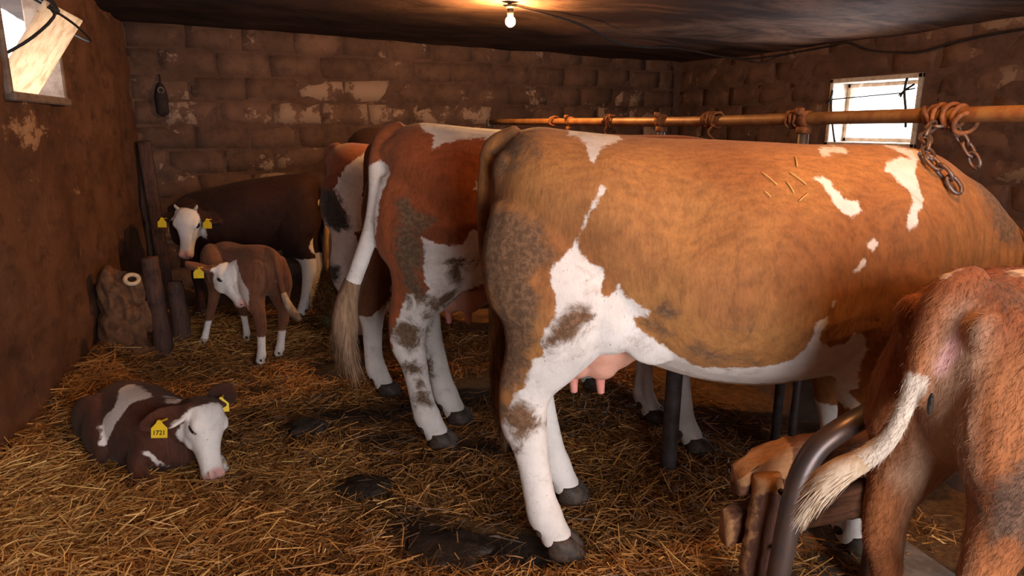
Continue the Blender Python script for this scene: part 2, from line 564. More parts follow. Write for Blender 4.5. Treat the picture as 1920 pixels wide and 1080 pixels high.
def coat(me, co, white=(), dirt=(), pink=(), pale=()):
    """white, dirt: (axis, cond, poly[, grow]); axis gives the two body axes the patch is drawn on"""
    nr = normals(me)

    def run(specs):
        out = np.full(len(co), -1.0)
        for s in specs:
            if s[0] == 'ball':
                v = s[2] - np.linalg.norm(co - np.array(s[1]), axis=1)
            elif s[0] == 'below':          # everything lower than z within a box in x and y
                v = s[1] - co[:, 2]
                x0, x1, y0, y1 = s[2]
                v = np.minimum(v, np.minimum(np.minimum(co[:, 0] - x0, x1 - co[:, 0]), np.minimum(co[:, 1] - y0, y1 - co[:, 1])))
            else:
                ax = s[0]
                if isinstance(ax, str):
                    ia, ib = 'xyz'.index(ax[0]), 'xyz'.index(ax[1])
                    Pq = co[:, [ia, ib]]
                else:
                    A = np.array(ax[0]); B = np.array(ax[1])
                    Pq = np.stack([co @ A, co @ B], 1)
                v = poly_sd(Pq, s[2])
                if s[1] is not None:
                    dvec = np.array(s[1][0]); off = s[1][1]
                    lim = (co @ dvec) - off
                    v = np.minimum(v, lim)
                    if len(s[1]) > 2 and s[1][2] is not None:
                        v = np.where(nr @ dvec > s[1][2], v, -0.5)
            if len(s) > 3 and s[0] not in ('ball', 'below'):
                v = np.minimum(v, s[3][1] - np.linalg.norm(co - np.array(s[3][0]), axis=1))
            out = np.maximum(out, v)
        return out
    set_attr(me, 'white', run(white) if white else np.full(len(co), -1.0))
    set_attr(me, 'dirt', run(dirt) if dirt else np.full(len(co), -1.0))
    set_attr(me, 'pink', run(pink) if pink else np.full(len(co), -1.0))
    set_attr(me, 'pale', run(pale) if pale else np.full(len(co), -1.0))


# ------------------------------------------------------------------ hair
def ribbons(name, A, B, S, mat, parent, attrs=None, taper=0.15):
    """thin tapering ribbons from A to B with half-width vector S; attrs name -> per-ribbon value"""
    n = len(A)
    V = np.stack([A - S, A + S, B + S * taper, B - S * taper], 1).reshape(-1, 3)
    F = np.arange(n * 4, dtype=np.int32)
    me_ = bpy.data.meshes.new(name)
    me_.vertices.add(n * 4); me_.vertices.foreach_set('co', V.astype(np.float32).ravel())
    me_.loops.add(n * 4); me_.loops.foreach_set('vertex_index', F)
    me_.polygons.add(n); me_.polygons.foreach_set('loop_start', np.arange(0, n * 4, 4, dtype=np.int32))
    me_.update(calc_edges=True)
    for k_, v in (attrs or {}).items(): set_attr(me_, k_, np.repeat(v, 4))
    o = mesh_obj(name, me_, mat, parent)
    o['kind'] = 'stuff'
    return o


def fur(root, me, n, length, flow, lift, mat, width=0.0011, seed=1, zmin=None):
    """short coat hair rooted on the body mesh, lying along flow"""
    r = np.random.default_rng(seed)
    me.calc_loop_triangles()
    nt = len(me.loop_triangles)
    tv = np.empty(nt * 3, np.int32); me.loop_triangles.foreach_get('vertices', tv); tv = tv.reshape(-1, 3)
    co = np.empty(len(me.vertices) * 3, np.float32); me.vertices.foreach_get('co', co); co = co.reshape(-1, 3).astype(float)
    nr = normals(me)
    ar = np.linalg.norm(np.cross(co[tv[:, 1]] - co[tv[:, 0]], co[tv[:, 2]] - co[tv[:, 0]]), axis=1)
    if zmin is not None: ar = ar * (co[tv[:, 0], 2] > zmin)
    t = r.choice(nt, n, p=ar / ar.sum())
    b = r.dirichlet((1, 1, 1), n)
    P = (co[tv[t]] * b[:, :, None]).sum(1)
    N = (nr[tv[t]] * b[:, :, None]).sum(1); N /= np.linalg.norm(N, axis=1)[:, None]
    F = np.tile(np.array(flow, float), (n, 1)) + r.normal(0, 0.35, (n, 3))
    F -= N * (F * N).sum(1)[:, None]; F /= np.maximum(np.linalg.norm(F, axis=1), 1e-6)[:, None]
    D = F + N * (lift * r.uniform(0.4, 1.4, n))[:, None]; D /= np.linalg.norm(D, axis=1)[:, None]
    L_ = length * r.uniform(0.5, 1.3, n)
    S = np.cross(D, N + r.normal(0, 0.3, (n, 3))); S /= np.linalg.norm(S, axis=1)[:, None]
    at = {}
    for k_ in ('white', 'dirt', 'pink', 'pale'):
        a = np.empty(len(me.vertices), np.float32); me.attributes[k_].data.foreach_get('value', a)
        at[k_] = (a[tv[t]] * b).sum(1)
    return ribbons('coat_hair', P - N * 0.001, P + D * L_[:, None], S * width, mat, root, at)


def switch_hair(root, pts, n, mat, seed=1, length=0.13, spread=1.0):
    r = np.random.default_rng(seed)
    Pc = catmull([(p[0], p[1], p[2], p[3]) for p in pts], 8)
    m = len(Pc)
    i = r.uniform(0, m - 1.6, n); i0 = i.astype(int); f = (i - i0)[:, None]
    C = Pc[i0] * (1 - f) + Pc[i0 + 1] * f
    T = Pc[i0 + 1, :3] - Pc[i0, :3]; T /= np.linalg.norm(T, axis=1)[:, None]
    q = r.normal(size=(n, 3)); q -= T * (q * T).sum(1)[:, None]; q /= np.linalg.norm(q, axis=1)[:, None]
    A = C[:, :3] + q * C[:, 3:4] * r.uniform(0.7, 1.0, (n, 1))
    D = T + q * 0.10 * spread + r.normal(0, 0.06, (n, 3)) * spread; D[:, 2] -= 0.12; D /= np.linalg.norm(D, axis=1)[:, None]
    L_ = length * r.uniform(0.5, 1.2, (n, 1))
    S = np.cross(D, q); S /= np.linalg.norm(S, axis=1)[:, None]
    return ribbons('switch_hair', A, A + D * L_, S * 0.0016, mat, root)


# ------------------------------------------------------------------ animals
def head_frame(origin, nose, up, L):
    """4x4 from head space (x to the nose, z forehead) to body space"""
    x = Vector(nose).normalized(); z = Vector(up); z = (z - x * z.dot(x)).normalized(); y = z.cross(x)
    m = Matrix((x, y, z)).transposed() * L
    m = m.to_4x4(); m.translation = Vector(origin)
    return m


def add_head(bm, Hm, young=True, ears=((1, 0, 0), (1, 0, 0)), ear_len=0.62, ear_w=0.17):
    t = bmesh.new()
    wd = 1.0 if young else 0.9
    secs = [(-0.10, 0.06, -0.22, 0.13), (0.0, 0.17, -0.26, 0.185), (0.10, 0.235, -0.28, 0.225), (0.25, 0.235, -0.305, 0.25), (0.36, 0.20, -0.305, 0.235),
            (0.50, 0.12, -0.285, 0.175), (0.64, 0.05, -0.25, 0.142), (0.78, 0.015, -0.235, 0.135), (0.90, 0.0, -0.225, 0.145), (0.97, -0.03, -0.205, 0.125), (1.0, -0.06, -0.16, 0.08)]
    torso(t, [(x, zt, zb, hw * wd, 0.58, 2.5, 2.2) for x, zt, zb, hw in secs], n=24, sub=3)
    for s in (1, -1):
        ellipsoid(t, (0.30, s * 0.185 * wd, 0.10), (0.12, 0.075, 0.075))
        ellipsoid(t, (0.34, s * 0.12 * wd, -0.18), (0.20, 0.09, 0.13))
        ellipsoid(t, (0.93, s * 0.075, -0.045), (0.07, 0.055, 0.06))
    ellipsoid(t, (0.86, 0, -0.21), (0.12, 0.10, 0.055))
    # ears
    for s, ed in zip((1, -1), ears):
        o = Vector((0.06, s * 0.17, 0.06)); d = Vector(ed).normalized()
        up = Vector((-0.5, 0, 0.9)); up = (up - d * up.dot(d)).normalized()
        w_ = d.cross(up)
        rings = []
        for f, wv in ((-0.1, 0.45), (0.1, 0.5), (0.25, 0.8), (0.45, 1.0), (0.65, 0.95), (0.82, 0.7), (0.93, 0.42), (1.0, 0.16)):
            c = o + d * (f * ear_len)
            th = 0.05 if f > 0.15 else 0.085
            rings.append([c + w_ * (math.cos(a) * wv * ear_w) + up * (math.sin(a) * th - 0.10 * (1 - abs(math.cos(a))) * wv * (1 if f > 0.15 else 0))
                          for a in [2 * math.pi * i / 14 for i in range(14)]])
        ring_loft(t, rings, 0.3)
    bmesh.ops.transform(t, matrix=Hm, verts=t.verts)
    me = bpy.data.meshes.new('h'); t.to_mesh(me); t.free(); bm.from_mesh(me); bpy.data.meshes.remove(me)


def add_head_parts(root, Hm, L, closed=False, nose_pink=True, young=True):
    for s in (1, -1):
        bm = bmesh.new()
        r = (0.085, 0.045, 0.020) if closed else (0.068, 0.05, 0.05)
        rot = Matrix.Rotation(R(-18), 3, 'Y')
        ellipsoid(bm, (0.335, s * (0.225 if young else 0.205), 0.06), r, rot)
        bmesh.ops.transform(bm, matrix=Hm, verts=bm.verts)
        bm_obj('eye', bm, M['eye'], root)
        bm = bmesh.new()
        ellipsoid(bm, (0.972, s * 0.085, -0.062), (0.025, 0.028, 0.034))
        bmesh.ops.transform(bm, matrix=Hm, verts=bm.verts)
        bm_obj('nostril', bm, M['nostril'], root)


def ear_tag(root, Hm, L, side, ed, ear_len=0.62, size=0.06, text=None, face=None, at=0.5):
    """yellow tag hanging on the ear; built in head space then carried to the body"""
    o = Vector((0.06, side * 0.17, 0.06)); d = Vector(ed).normalized()
    c = Hm @ (o + d * (ear_len * at))
    n = Vector(face).normalized()
    upv = Vector((0, 0, 1)); upv = (upv - n * upv.dot(n)).normalized(); r = upv.cross(n)
    Mx = Matrix((r, upv, n)).transposed().to_4x4(); Mx.translation = c + n * (0.19 * L) - upv * size * 0.62
    bm = bmesh.new()
    s = size
    outl = [(-0.5, -0.5), (0.5, -0.5), (0.5, 0.12), (0.16, 0.44), (0.10, 0.62), (-0.10, 0.62), (-0.16, 0.44), (-0.5, 0.12)]
    lo = [bm.verts.new((x * s, y * s, -0.0015)) for x, y in outl]
    hi = [bm.verts.new((x * s, y * s, 0.0015)) for x, y in outl]
    bm.faces.new(hi); bm.faces.new(lo[::-1])
    for i in range(len(outl)):
        bm.faces.new((lo[i], lo[(i + 1) % 8], hi[(i + 1) % 8], hi[i]))
    bmesh.ops.bevel(bm, geom=list(bm.edges), offset=0.001, segments=1, affect='EDGES')
    bmesh.ops.create_cone(bm, cap_ends=True, segments=12, radius1=0.009, radius2=0.008, depth=0.006, matrix=Matrix.Translation((0, 0.50 * s, 0.003)))
    bmesh.ops.create_cone(bm, cap_ends=True, segments=10, radius1=0.004, radius2=0.004, depth=0.07, matrix=Matrix.Translation((0, 0.50 * s, -0.033)))
    bmesh.ops.transform(bm, matrix=Mx, verts=bm.verts)
    t = bm_obj('ear_tag', bm, M['tag'], root, smooth=False)
    t['label'] = 'yellow plastic ear tag'
    if text:
        for j, (tx, sz, yy) in enumerate(text):
            cu = bpy.data.curves.new('p', 'FONT'); cu.body = tx; cu.size = sz * s; cu.align_x = 'CENTER'; cu.extrude = 0.0004; cu.offset = 0.0004
            ob = bpy.data.objects.new('p', cu); COL.objects.link(ob)
            dg = bpy.context.evaluated_depsgraph_get(); dg.update()
            me = bpy.data.meshes.new_from_object(ob.evaluated_get(dg))
            bpy.data.objects.remove(ob); bpy.data.curves.remove(cu)
            me.transform(Mx @ Matrix.Translation((0, yy * s, 0.0019)))
            mesh_obj('tag_print', me, M['print'], t)


def hoof(root, p, ang=0.0, size=1.0, tilt=0.0):
    """two claws; p = point on the ground under the middle of the hoof, ang = toe direction in the body frame"""
    bm = bmesh.new()
    for s in (1, -1):
        rings = []
        for z, x0, x1, hw in ((0.0, -0.05, 0.085, 0.034), (0.02, -0.052, 0.078, 0.034), (0.045, -0.05, 0.058, 0.032), (0.07, -0.045, 0.035, 0.027)):
            cx = (x0 + x1) / 2; hx = (x1 - x0) / 2
            rings.append([Vector((cx + hx * math.cos(a) * (1 - 0.12 * abs(math.sin(a))), s * 0.031 + hw * math.sin(a) * (1.0 - 0.35 * max(math.cos(a), 0)), z))
                          for a in [2 * math.pi * i / 16 for i in range(16)]])
        ring_loft(bm, rings, 0.05)
        ellipsoid(bm, (-0.075, s * 0.024, 0.095), (0.018, 0.016, 0.026), u=10, v=6)
    mt = Matrix.Translation(p) @ Matrix.Rotation(ang, 4, 'Z') @ Matrix.Rotation(tilt, 4, 'Y') @ Matrix.Scale(size, 4)
    bmesh.ops.transform(bm, matrix=mt, verts=bm.verts)
    return bm_obj('hoof', bm, M['hoof'], root)


HIND = [  # x z ra rb |y| of a standing cow's hind leg, hip to pastern
    (0.175, 1.18, 0.24, 0.10, 0.13), (0.16, 1.02, 0.258, 0.125, 0.150), (0.145, 0.90, 0.235, 0.127, 0.170), (0.13, 0.80, 0.185, 0.115, 0.178),
    (0.095, 0.71, 0.135, 0.088, 0.182), (0.052, 0.62, 0.098, 0.064, 0.180), (0.036, 0.54, 0.083, 0.054, 0.178), (0.040, 0.47, 0.078, 0.050, 0.176), (0.060, 0.39, 0.060, 0.045, 0.175),
    (0.078, 0.29, 0.054, 0.041, 0.175), (0.095, 0.20, 0.055, 0.043, 0.175), (0.112, 0.14, 0.061, 0.050, 0.175), (0.14, 0.085, 0.052, 0.050, 0.175), (0.155, 0.05, 0.055, 0.054, 0.175)]
FORE = [
    (1.22, 1.15, 0.17, 0.09, 0.15), (1.18, 0.98, 0.17, 0.11, 0.19), (1.15, 0.84, 0.135, 0.10, 0.19), (1.135, 0.73, 0.095, 0.075, 0.175), (1.14, 0.62, 0.074, 0.062, 0.165), (1.15, 0.51, 0.060, 0.054, 0.16),
    (1.155, 0.44, 0.062, 0.056, 0.16), (1.152, 0.37, 0.048, 0.044, 0.16), (1.15, 0.27, 0.042, 0.040, 0.16), (1.15, 0.18, 0.047, 0.044, 0.16), (1.155, 0.13, 0.052, 0.048, 0.16), (1.18, 0.085, 0.048, 0.048, 0.16), (1.195, 0.05, 0.052, 0.052, 0.16)]
BODY = [  # x top bottom half-width height-of-widest  exponents
    (-0.055, 1.335, 1.06, 0.10, 0.55, 2.2, 2.2), (0.0, 1.395, 0.94, 0.185, 0.60, 2.0, 2.2), (0.09, 1.422, 0.82, 0.24, 0.64, 1.9, 2.2), (0.20, 1.415, 0.74, 0.27, 0.66, 1.85, 2.2), (0.33, 1.402, 0.685, 0.295, 0.60, 1.9, 2.2),
    (0.48, 1.392, 0.635, 0.325, 0.52, 2.0, 2.3), (0.64, 1.388, 0.592, 0.35, 0.46, 2.1, 2.3), (0.82, 1.380, 0.575, 0.355, 0.45, 2.1, 2.3), (0.98, 1.372, 0.590, 0.335, 0.46, 2.05, 2.2), (1.12, 1.372, 0.606, 0.295, 0.50, 1.9, 2.1),
    (1.25, 1.368, 0.64, 0.255, 0.50, 1.8, 2.0), (1.37, 1.345, 0.69, 0.215, 0.48, 1.8, 2.0), (1.46, 1.29, 0.74, 0.16, 0.45, 1.9, 2.0)]


def leg_pts(base, side, dx=0.0, dy=0.0, z0=1.0, sc=1.0):
    """dx, dy move the foot; the shift fades to nothing at height z0"""
    out = []
    for x, z, ra, rb, y in base:
        f = min(max((z0 - z) / (z0 - 0.1), 0), 1); f = f * f * (3 - 2 * f)
        out.append((x + dx * f, side * y + dy * f, z, ra, rb))
    return out


def make_cow(name, label, mat, u, w, scale=1.0, feet=None, white=(), dirt=(), pink=(), tail=None, voxel=0.011, group=None, rz=0.0, udder=True, extra_bumps=(), tail_mat='hair_tail', slim=1.0):
    root = empty(name, U(u, w), -PSI + rz)
    root.scale = (scale, scale * slim, scale)
    tag(root, label, 'cow', group)
    feet = feet or {}
    bm = bmesh.new()
    torso(bm, BODY)
    fp = []
    for side in (-1, 1):
        for key, base in (('h', HIND), ('f', FORE)):
            dx, dy = feet.get((key, side), (0, 0))
            pts = leg_pts(base, side, dx, dy, 1.0 if key == 'h' else 0.85)
            tube(bm, pts, n=18)
            fp.append((pts[-1][0], pts[-1][1]))
        ellipsoid(bm, (0.30, side * 0.195, 0.87), (0.15, 0.085, 0.15))            # stifle
        ellipsoid(bm, (0.44, side * 0.23, 0.80), (0.10, 0.035, 0.10))             # flank fold
        ellipsoid(bm, (1.17, side * 0.20, 1.02), (0.15, 0.09, 0.24), Matrix.Rotation(R(-14), 3, 'Y'))  # shoulder
        ellipsoid(bm, (1.07, side * 0.20, 0.79), (0.075, 0.06, 0.075))            # elbow
        ellipsoid(bm, (-0.005, side * 0.075, 1.29), (0.06, 0.065, 0.07))         # pin bone
    tube(bm, [(1.22, 0, 1.05, 0.30, 0.20), (1.40, 0, 1.03, 0.265, 0.165), (1.54, 0, 0.97, 0.205, 0.135), (1.68, 0, 0.90, 0.160, 0.11), (1.84, 0, 0.83, 0.135, 0.10), (2.0, 0, 0.76, 0.115, 0.09)], n=20)
    ellipsoid(bm, (1.47, 0, 0.72), (0.14, 0.10, 0.13))                             # brisket
    tube(bm, [(1.45, 0, 0.72, 0.09, 0.035), (1.62, 0, 0.72, 0.07, 0.025), (1.78, 0, 0.75, 0.05, 0.02)], n=12)   # dewlap
    L = 0.50
    Hm = head_frame((1.93, 0, 0.84), (0.62, 0, -0.78), (0.78, 0, 0.62), L)
    add_head(bm, Hm, False, ((-0.5, 1, -0.3), (-0.5, -1, -0.3)), 0.38, 0.13)
    if tail:
        tube(bm, [(p[0], p[1], p[2], p[3]) for p in tail['pts']], n=12, sub=5)
    me, co = remesh(bm, voxel, 7)
    spec = []
    for s in (1, -1):
        spec += [((0.30, s * 0.20, 1.33), (0.05, 0.05, 0.05), 0.016), ((0.50, s * 0.30, 1.16), (0.10, 0.12, 0.09), -0.030), ((0.16, s * 0.25, 1.16), (0.09, 0.1, 0.10), -0.012),
                 ((0.40, s * 0.28, 1.0), (0.07, 0.1, 0.14), -0.008), ((0.62, s * 0.33, 0.86), (0.16, 0.14, 0.14), 0.018),
                 ((1.03, s * 0.3, 0.95), (0.05, 0.1, 0.17), -0.014), ((1.33, s * 0.22, 1.0), (0.05, 0.1, 0.15), -0.012),
                 ((0.02, s * 0.20, 0.72), (0.05, 0.08, 0.10), -0.008)]
        for i in range(7):
            x = 0.66 + i * 0.06
            spec.append(((x, s * 0.34, 1.02), (0.017, 0.12, 0.15), 0.004))
    co = bumps(me, co, spec + list(extra_bumps))
    me.shade_smooth()
    coat(me, co, white, dirt, pink)
    mesh_obj('body', me, mat, root)
    # feet
    for (px, py), key in zip(fp, 'hfhf'):
        hoof(root, (px + 0.015, py, 0.0), 0.0, 1.0)
    if udder:
        bm = bmesh.new()
        ellipsoid(bm, (0.30, 0, 0.715), (0.155, 0.165, 0.115))
        ellipsoid(bm, (0.37, 0, 0.735), (0.13, 0.14, 0.10))
        for sx, sy in ((0.215, -0.075), (0.30, -0.085), (0.215, 0.075), (0.30, 0.085)):
            ellipsoid(bm, (sx, sy, 0.65), (0.06, 0.06, 0.055))
        m2, c2 = remesh(bm, 0.010, 6)
        m2.shade_smooth()
        ud = mesh_obj('udder', m2, M['udder'], root)
        ud['label'] = 'pink bare udder'
        for sx, sy in ((0.205, -0.085), (0.295, -0.095), (0.205, 0.085), (0.295, 0.095)):
            bm = bmesh.new()
            tube(bm, [(sx, sy, 0.635, 0.024), (sx + 0.002, sy, 0.605, 0.018), (sx + 0.004, sy, 0.575, 0.0145), (sx + 0.006, sy, 0.55, 0.012)], n=12, sub=3)
            bm_obj('teat', bm, M['teat'], ud)
    add_head_parts(root, Hm, L, young=False)
    if tail and tail.get('switch'):
        bm = bmesh.new()
        tube(bm, [(p[0], p[1], p[2], p[3]) for p in tail['switch']], n=12, sub=5, cap=1.5)
        sw = bm_obj('tail_switch', bm, M[tail_mat], root)
        switch_hair(sw, tail['switch'], 900, M[tail_mat], length=0.14)
    return root


#<COATS>
# outlines of coat patches and dried mud on the flank, in body coordinates (metres)
MARKS = {
 'main': {
  'white': [
   [(0.174,1.401),(0.202,1.447),(0.283,1.447),(0.353,1.388),(0.298,1.376),(0.263,1.354),(0.244,1.322),(0.228,1.341),(0.229,1.373),(0.211,1.391)],
   [(0.261,1.26),(0.277,1.252),(0.253,1.213),(0.231,1.189),(0.217,1.143),(0.197,1.101),(0.196,1.076),(0.229,1.035),(0.27,1.015),(0.283,0.99),(0.263,0.953),(0.276,0.927),(0.31,0.942),(0.32,0.966),(0.338,0.936),(0.372,0.91),(0.412,0.891),(0.411,0.862),(0.371,0.866),(0.386,0.829),(0.446,0.787),(0.562,0.708),(0.564,0.651),(0.436,0.651),(0.35,0.66),(0.247,0.651),(0.196,0.624),(0.153,0.568),(0.019,0.562),(0.037,0.621),(0.049,0.681),(0.066,0.731),(0.099,0.739),(0.082,0.79),(0.098,0.828),(0.126,0.873),(0.13,0.924),(0.117,0.973),(0.113,1.012),(0.146,1.048),(0.179,1.075),(0.191,1.101),(0.206,1.143),(0.225,1.188),(0.241,1.224)],
   [(0.008,0.606),(0.133,0.68),(0.166,0.516),(0.162,0.317),(0.143,0.191),(0.162,0.14),(0.273,-0.097),(0.029,-0.097),(-0.019,0.285),(-0.046,0.447)],
   [(0.895,1.276),(0.929,1.285),(0.945,1.27),(0.955,1.243),(0.977,1.22),(1.021,1.215),(1.03,1.188),(0.996,1.166),(0.965,1.186),(0.939,1.209),(0.928,1.24),(0.916,1.263)],
   [(0.959,1.362),(1.026,1.369),(1.06,1.361),(1.039,1.347),(1.001,1.35),(0.969,1.337),(0.951,1.343)],
   [(1.134,1.294),(1.154,1.322),(1.212,1.337),(1.244,1.333),(1.197,1.369),(1.213,1.373),(1.326,1.344),(1.264,1.324),(1.239,1.289),(1.241,1.241),(1.244,1.21),(1.194,1.183),(1.2,1.148),(1.164,1.125),(1.157,1.145),(1.17,1.184),(1.195,1.243),(1.166,1.267),(1.151,1.29)],
   [(1.038,1.099),(1.07,1.109),(1.075,1.093),(1.058,1.066),(1.041,1.083)],
   [(0.995,1.013),(1.02,1.044),(1.034,1.055),(1.039,1.031),(1.013,1.012)],
   [(0.929,0.915),(0.935,0.94),(0.946,0.936),(0.939,0.911)],
   [(0.867,0.78),(0.887,0.826),(0.891,0.871),(0.92,0.886),(0.928,0.864),(0.912,0.834),(0.914,0.806),(0.947,0.788),(1.011,0.783),(1.033,0.824),(1.079,0.805),(1.103,0.754),(1.096,0.703),(1.105,0.614),(1.075,0.603),(1.175,0.507),(1.134,0.513),(0.902,0.639),(0.834,0.629),(0.661,0.624),(0.486,0.647),(0.398,0.697),(0.328,0.738),(0.339,0.832),(0.393,0.802),(0.444,0.768),(0.53,0.706),(0.646,0.708),(0.722,0.72),(0.788,0.726),(0.849,0.75)],
  ],
  'dirt': [
   [(-0.111,1.177),(-0,1.18),(0.096,1.143),(0.127,1.067),(0.064,0.989),(0.083,0.861),(0.065,0.789),(0.042,0.694),(0.008,0.597),(-0.059,0.612),(-0.041,0.762),(-0.075,0.902),(-0.104,1.048)],
   [(-0.06,0.581),(-0.025,0.561),(0.023,0.569),(0.051,0.558),(0.087,0.522),(0.109,0.482),(0.087,0.46),(0.066,0.448),(0.038,0.409),(0.013,0.395),(-0.019,0.456),(-0.046,0.529)],
   [(0.13,0.856),(0.188,0.89),(0.238,0.904),(0.231,0.853),(0.191,0.792),(0.116,0.764),(0.082,0.79)],
   [(0.516,0.766),(0.534,0.795),(0.613,0.779),(0.711,0.764),(0.736,0.732),(0.64,0.727),(0.56,0.739)],
   [(0.431,0.895),(0.453,0.907),(0.477,0.887),(0.456,0.871)],
   [(0.389,0.852),(0.436,0.844),(0.485,0.818),(0.472,0.806),(0.416,0.822)],
   [(0.626,0.865),(0.643,0.888),(0.66,0.867),(0.686,0.892),(0.689,0.858),(0.673,0.836),(0.644,0.848)],
   [(-0.075,1.289),(-0.056,1.343),(0.006,1.396),(0.066,1.413),(0.098,1.38),(0.056,1.34),(-0.003,1.306),(-0.065,1.256)],
   [(1.464,1.326),(1.583,1.21),(1.639,1.126),(1.667,1.036),(1.541,1.061),(1.505,1.193)],
  ],
 },
 'second': {
  'white': [
   [(0.08,1.433),(0.088,1.472),(0.181,1.479),(0.287,1.479),(0.487,1.407),(0.48,1.381),(0.419,1.349),(0.365,1.361),(0.287,1.356),(0.208,1.336),(0.17,1.311),(0.171,1.368),(0.128,1.388)],
   [(0.337,1.159),(0.372,1.223),(0.402,1.21),(0.389,1.172),(0.363,1.155)],
   [(0.128,0.972),(0.148,0.961),(0.181,0.944),(0.226,0.937),(0.281,0.935),(0.315,0.964),(0.319,0.987),(0.339,1.003),(0.362,0.989),(0.372,0.949),(0.383,0.909),(0.41,0.831),(0.41,0.777),(0.334,0.748),(0.28,0.722),(0.238,0.674),(0.214,0.637),(0.153,0.462),(0.123,0.381),(0.099,0.255),(0.011,0.364),(-0.008,0.438),(-0.038,0.51),(0.001,0.599),(0.029,0.664),(0.051,0.722),(0.093,0.731),(0.128,0.72),(0.153,0.751),(0.132,0.788),(0.128,0.836),(0.13,0.911)],
   [(-0.078,0.288),(0.162,0.284),(0.211,0.102),(0.232,-0.125),(0.023,-0.125),(-0.047,0.098)],
  ],
  'dirt': [
   [(0.247,0.886),(0.286,0.888),(0.32,0.885),(0.291,0.832),(0.277,0.763),(0.243,0.771),(0.228,0.804),(0.235,0.851)],
   [(0.312,0.879),(0.351,0.898),(0.354,0.878),(0.325,0.838),(0.296,0.82),(0.291,0.838)],
   [(-0.034,0.568),(0.05,0.609),(0.114,0.549),(0.1,0.469),(0.054,0.437),(0.007,0.474)],
   [(0.016,1.019),(0.114,1.032),(0.13,0.911),(0.122,0.836),(0.108,0.782),(0.129,0.745),(0.16,0.693),(0.207,0.716),(0.276,0.756),(0.211,0.652),(0.145,0.64),(0.09,0.681),(0.046,0.74),(0.023,0.848)],
   [(0.056,0.716),(0.082,0.731),(0.091,0.694),(0.066,0.667)],
   [(0.1,0.655),(0.147,0.667),(0.147,0.609),(0.118,0.599)],
   [(0.023,0.422),(0.088,0.433),(0.098,0.356),(0.024,0.353)],
   [(0.05,0.333),(0.118,0.35),(0.127,0.206),(0.069,0.208)],
   [(0.006,1.108),(0.061,1.135),(0.116,1.059),(0.208,1.046),(0.156,0.995),(0.048,0.968)],
  ],
 },
 'third': {
  'white': [
   [(0.166,0.73),(0.119,0.706),(0.061,0.619),(0.073,0.577),(0.014,0.509),(-0.056,0.452),(-0.09,0.4),(-0.128,0.224),(-0.142,-0.065),(0.027,-0.065),(0.001,0.224),(0.014,0.377),(0.008,0.386),(0.104,0.521),(0.177,0.663)],
  ],
 },
 'fourth': {
  'white': [
   [(0.266,1.374),(0.196,1.333),(0.128,1.277),(0.064,1.191),(0.025,1.119),(0.05,1.05),(0.11,0.966),(0.135,0.851),(0.205,0.82),(0.238,0.936),(0.228,1.094),(0.248,1.208),(0.268,1.292)],
   [(-0.049,0.96),(0.139,0.952),(0.185,0.76),(0.111,0.533),(0.045,0.351),(-0.052,0.389),(-0.057,0.542),(-0.089,0.754)],
  ],
  'dirt': [
   [(-0.085,1.138),(0.033,1.106),(0.125,0.952),(0.135,0.851),(0.056,0.818),(-0.073,0.877)],
   [(-0.072,0.615),(0.031,0.571),(0.037,0.446),(-0.082,0.447)],
  ],
 },
 'right': {
  'axes': ((0.6, -0.8, -0.0), (0.0, 0.0, 1.0), (-0.8, -0.6, 0.0)),
  'white': [
   [(-0.043,1.108),(-0.034,1.128),(0.021,1.169),(0.108,1.191),(0.137,1.099),(0.083,1.107),(0.037,1.135),(0.002,1.128),(-0.018,1.119),(-0.019,1.112)],
  ],
  'dirt': [
   [(0.1,0.7),(0.147,0.767),(0.173,0.767),(0.213,0.521),(0.125,0.558),(0.091,0.601)],
   [(0.032,1.069),(0.076,1.088),(0.112,1.078),(0.084,1.047)],
  ],
  'pink': [
   [(-0.028,0.893),(-0.026,0.924),(-0.013,0.97),(0.007,1.014),(0.016,0.988),(0.006,0.932),(-0.01,0.89)],
  ],
  'pale': [
   [(-0.029,0.728),(-0.024,0.829),(-0.014,0.977),(0.002,1.035),(0.035,1.044),(0.041,0.945),(0.034,0.872),(0.045,0.734),(0.056,0.552),(0.072,0.424),(-0.024,0.364),(-0.029,0.524),(-0.082,0.575),(-0.054,0.638)],
  ],
 },
 'lying': {
  'axes': ((1.0, -0.0, -0.0), (0.0, 0.552, 0.834), (0.0, -0.834, 0.552)),
  'white': [
   [(0.209,0.223),(0.192,0.26),(0.265,0.271),(0.433,0.254),(0.401,0.224),(0.372,0.193),(0.377,0.153),(0.369,0.112),(0.356,0.054),(0.334,0.003),(0.324,-0.003),(0.306,0.039),(0.277,0.067),(0.27,0.105),(0.293,0.15),(0.274,0.188)],
   [(0.449,0.271),(0.508,0.297),(0.558,0.299),(0.591,0.263),(0.559,0.248)],
   [(0.541,0.034),(0.567,0.055),(0.588,0.023),(0.563,-0.001),(0.566,0.028)],
  ],
 },
}
#</COATS>


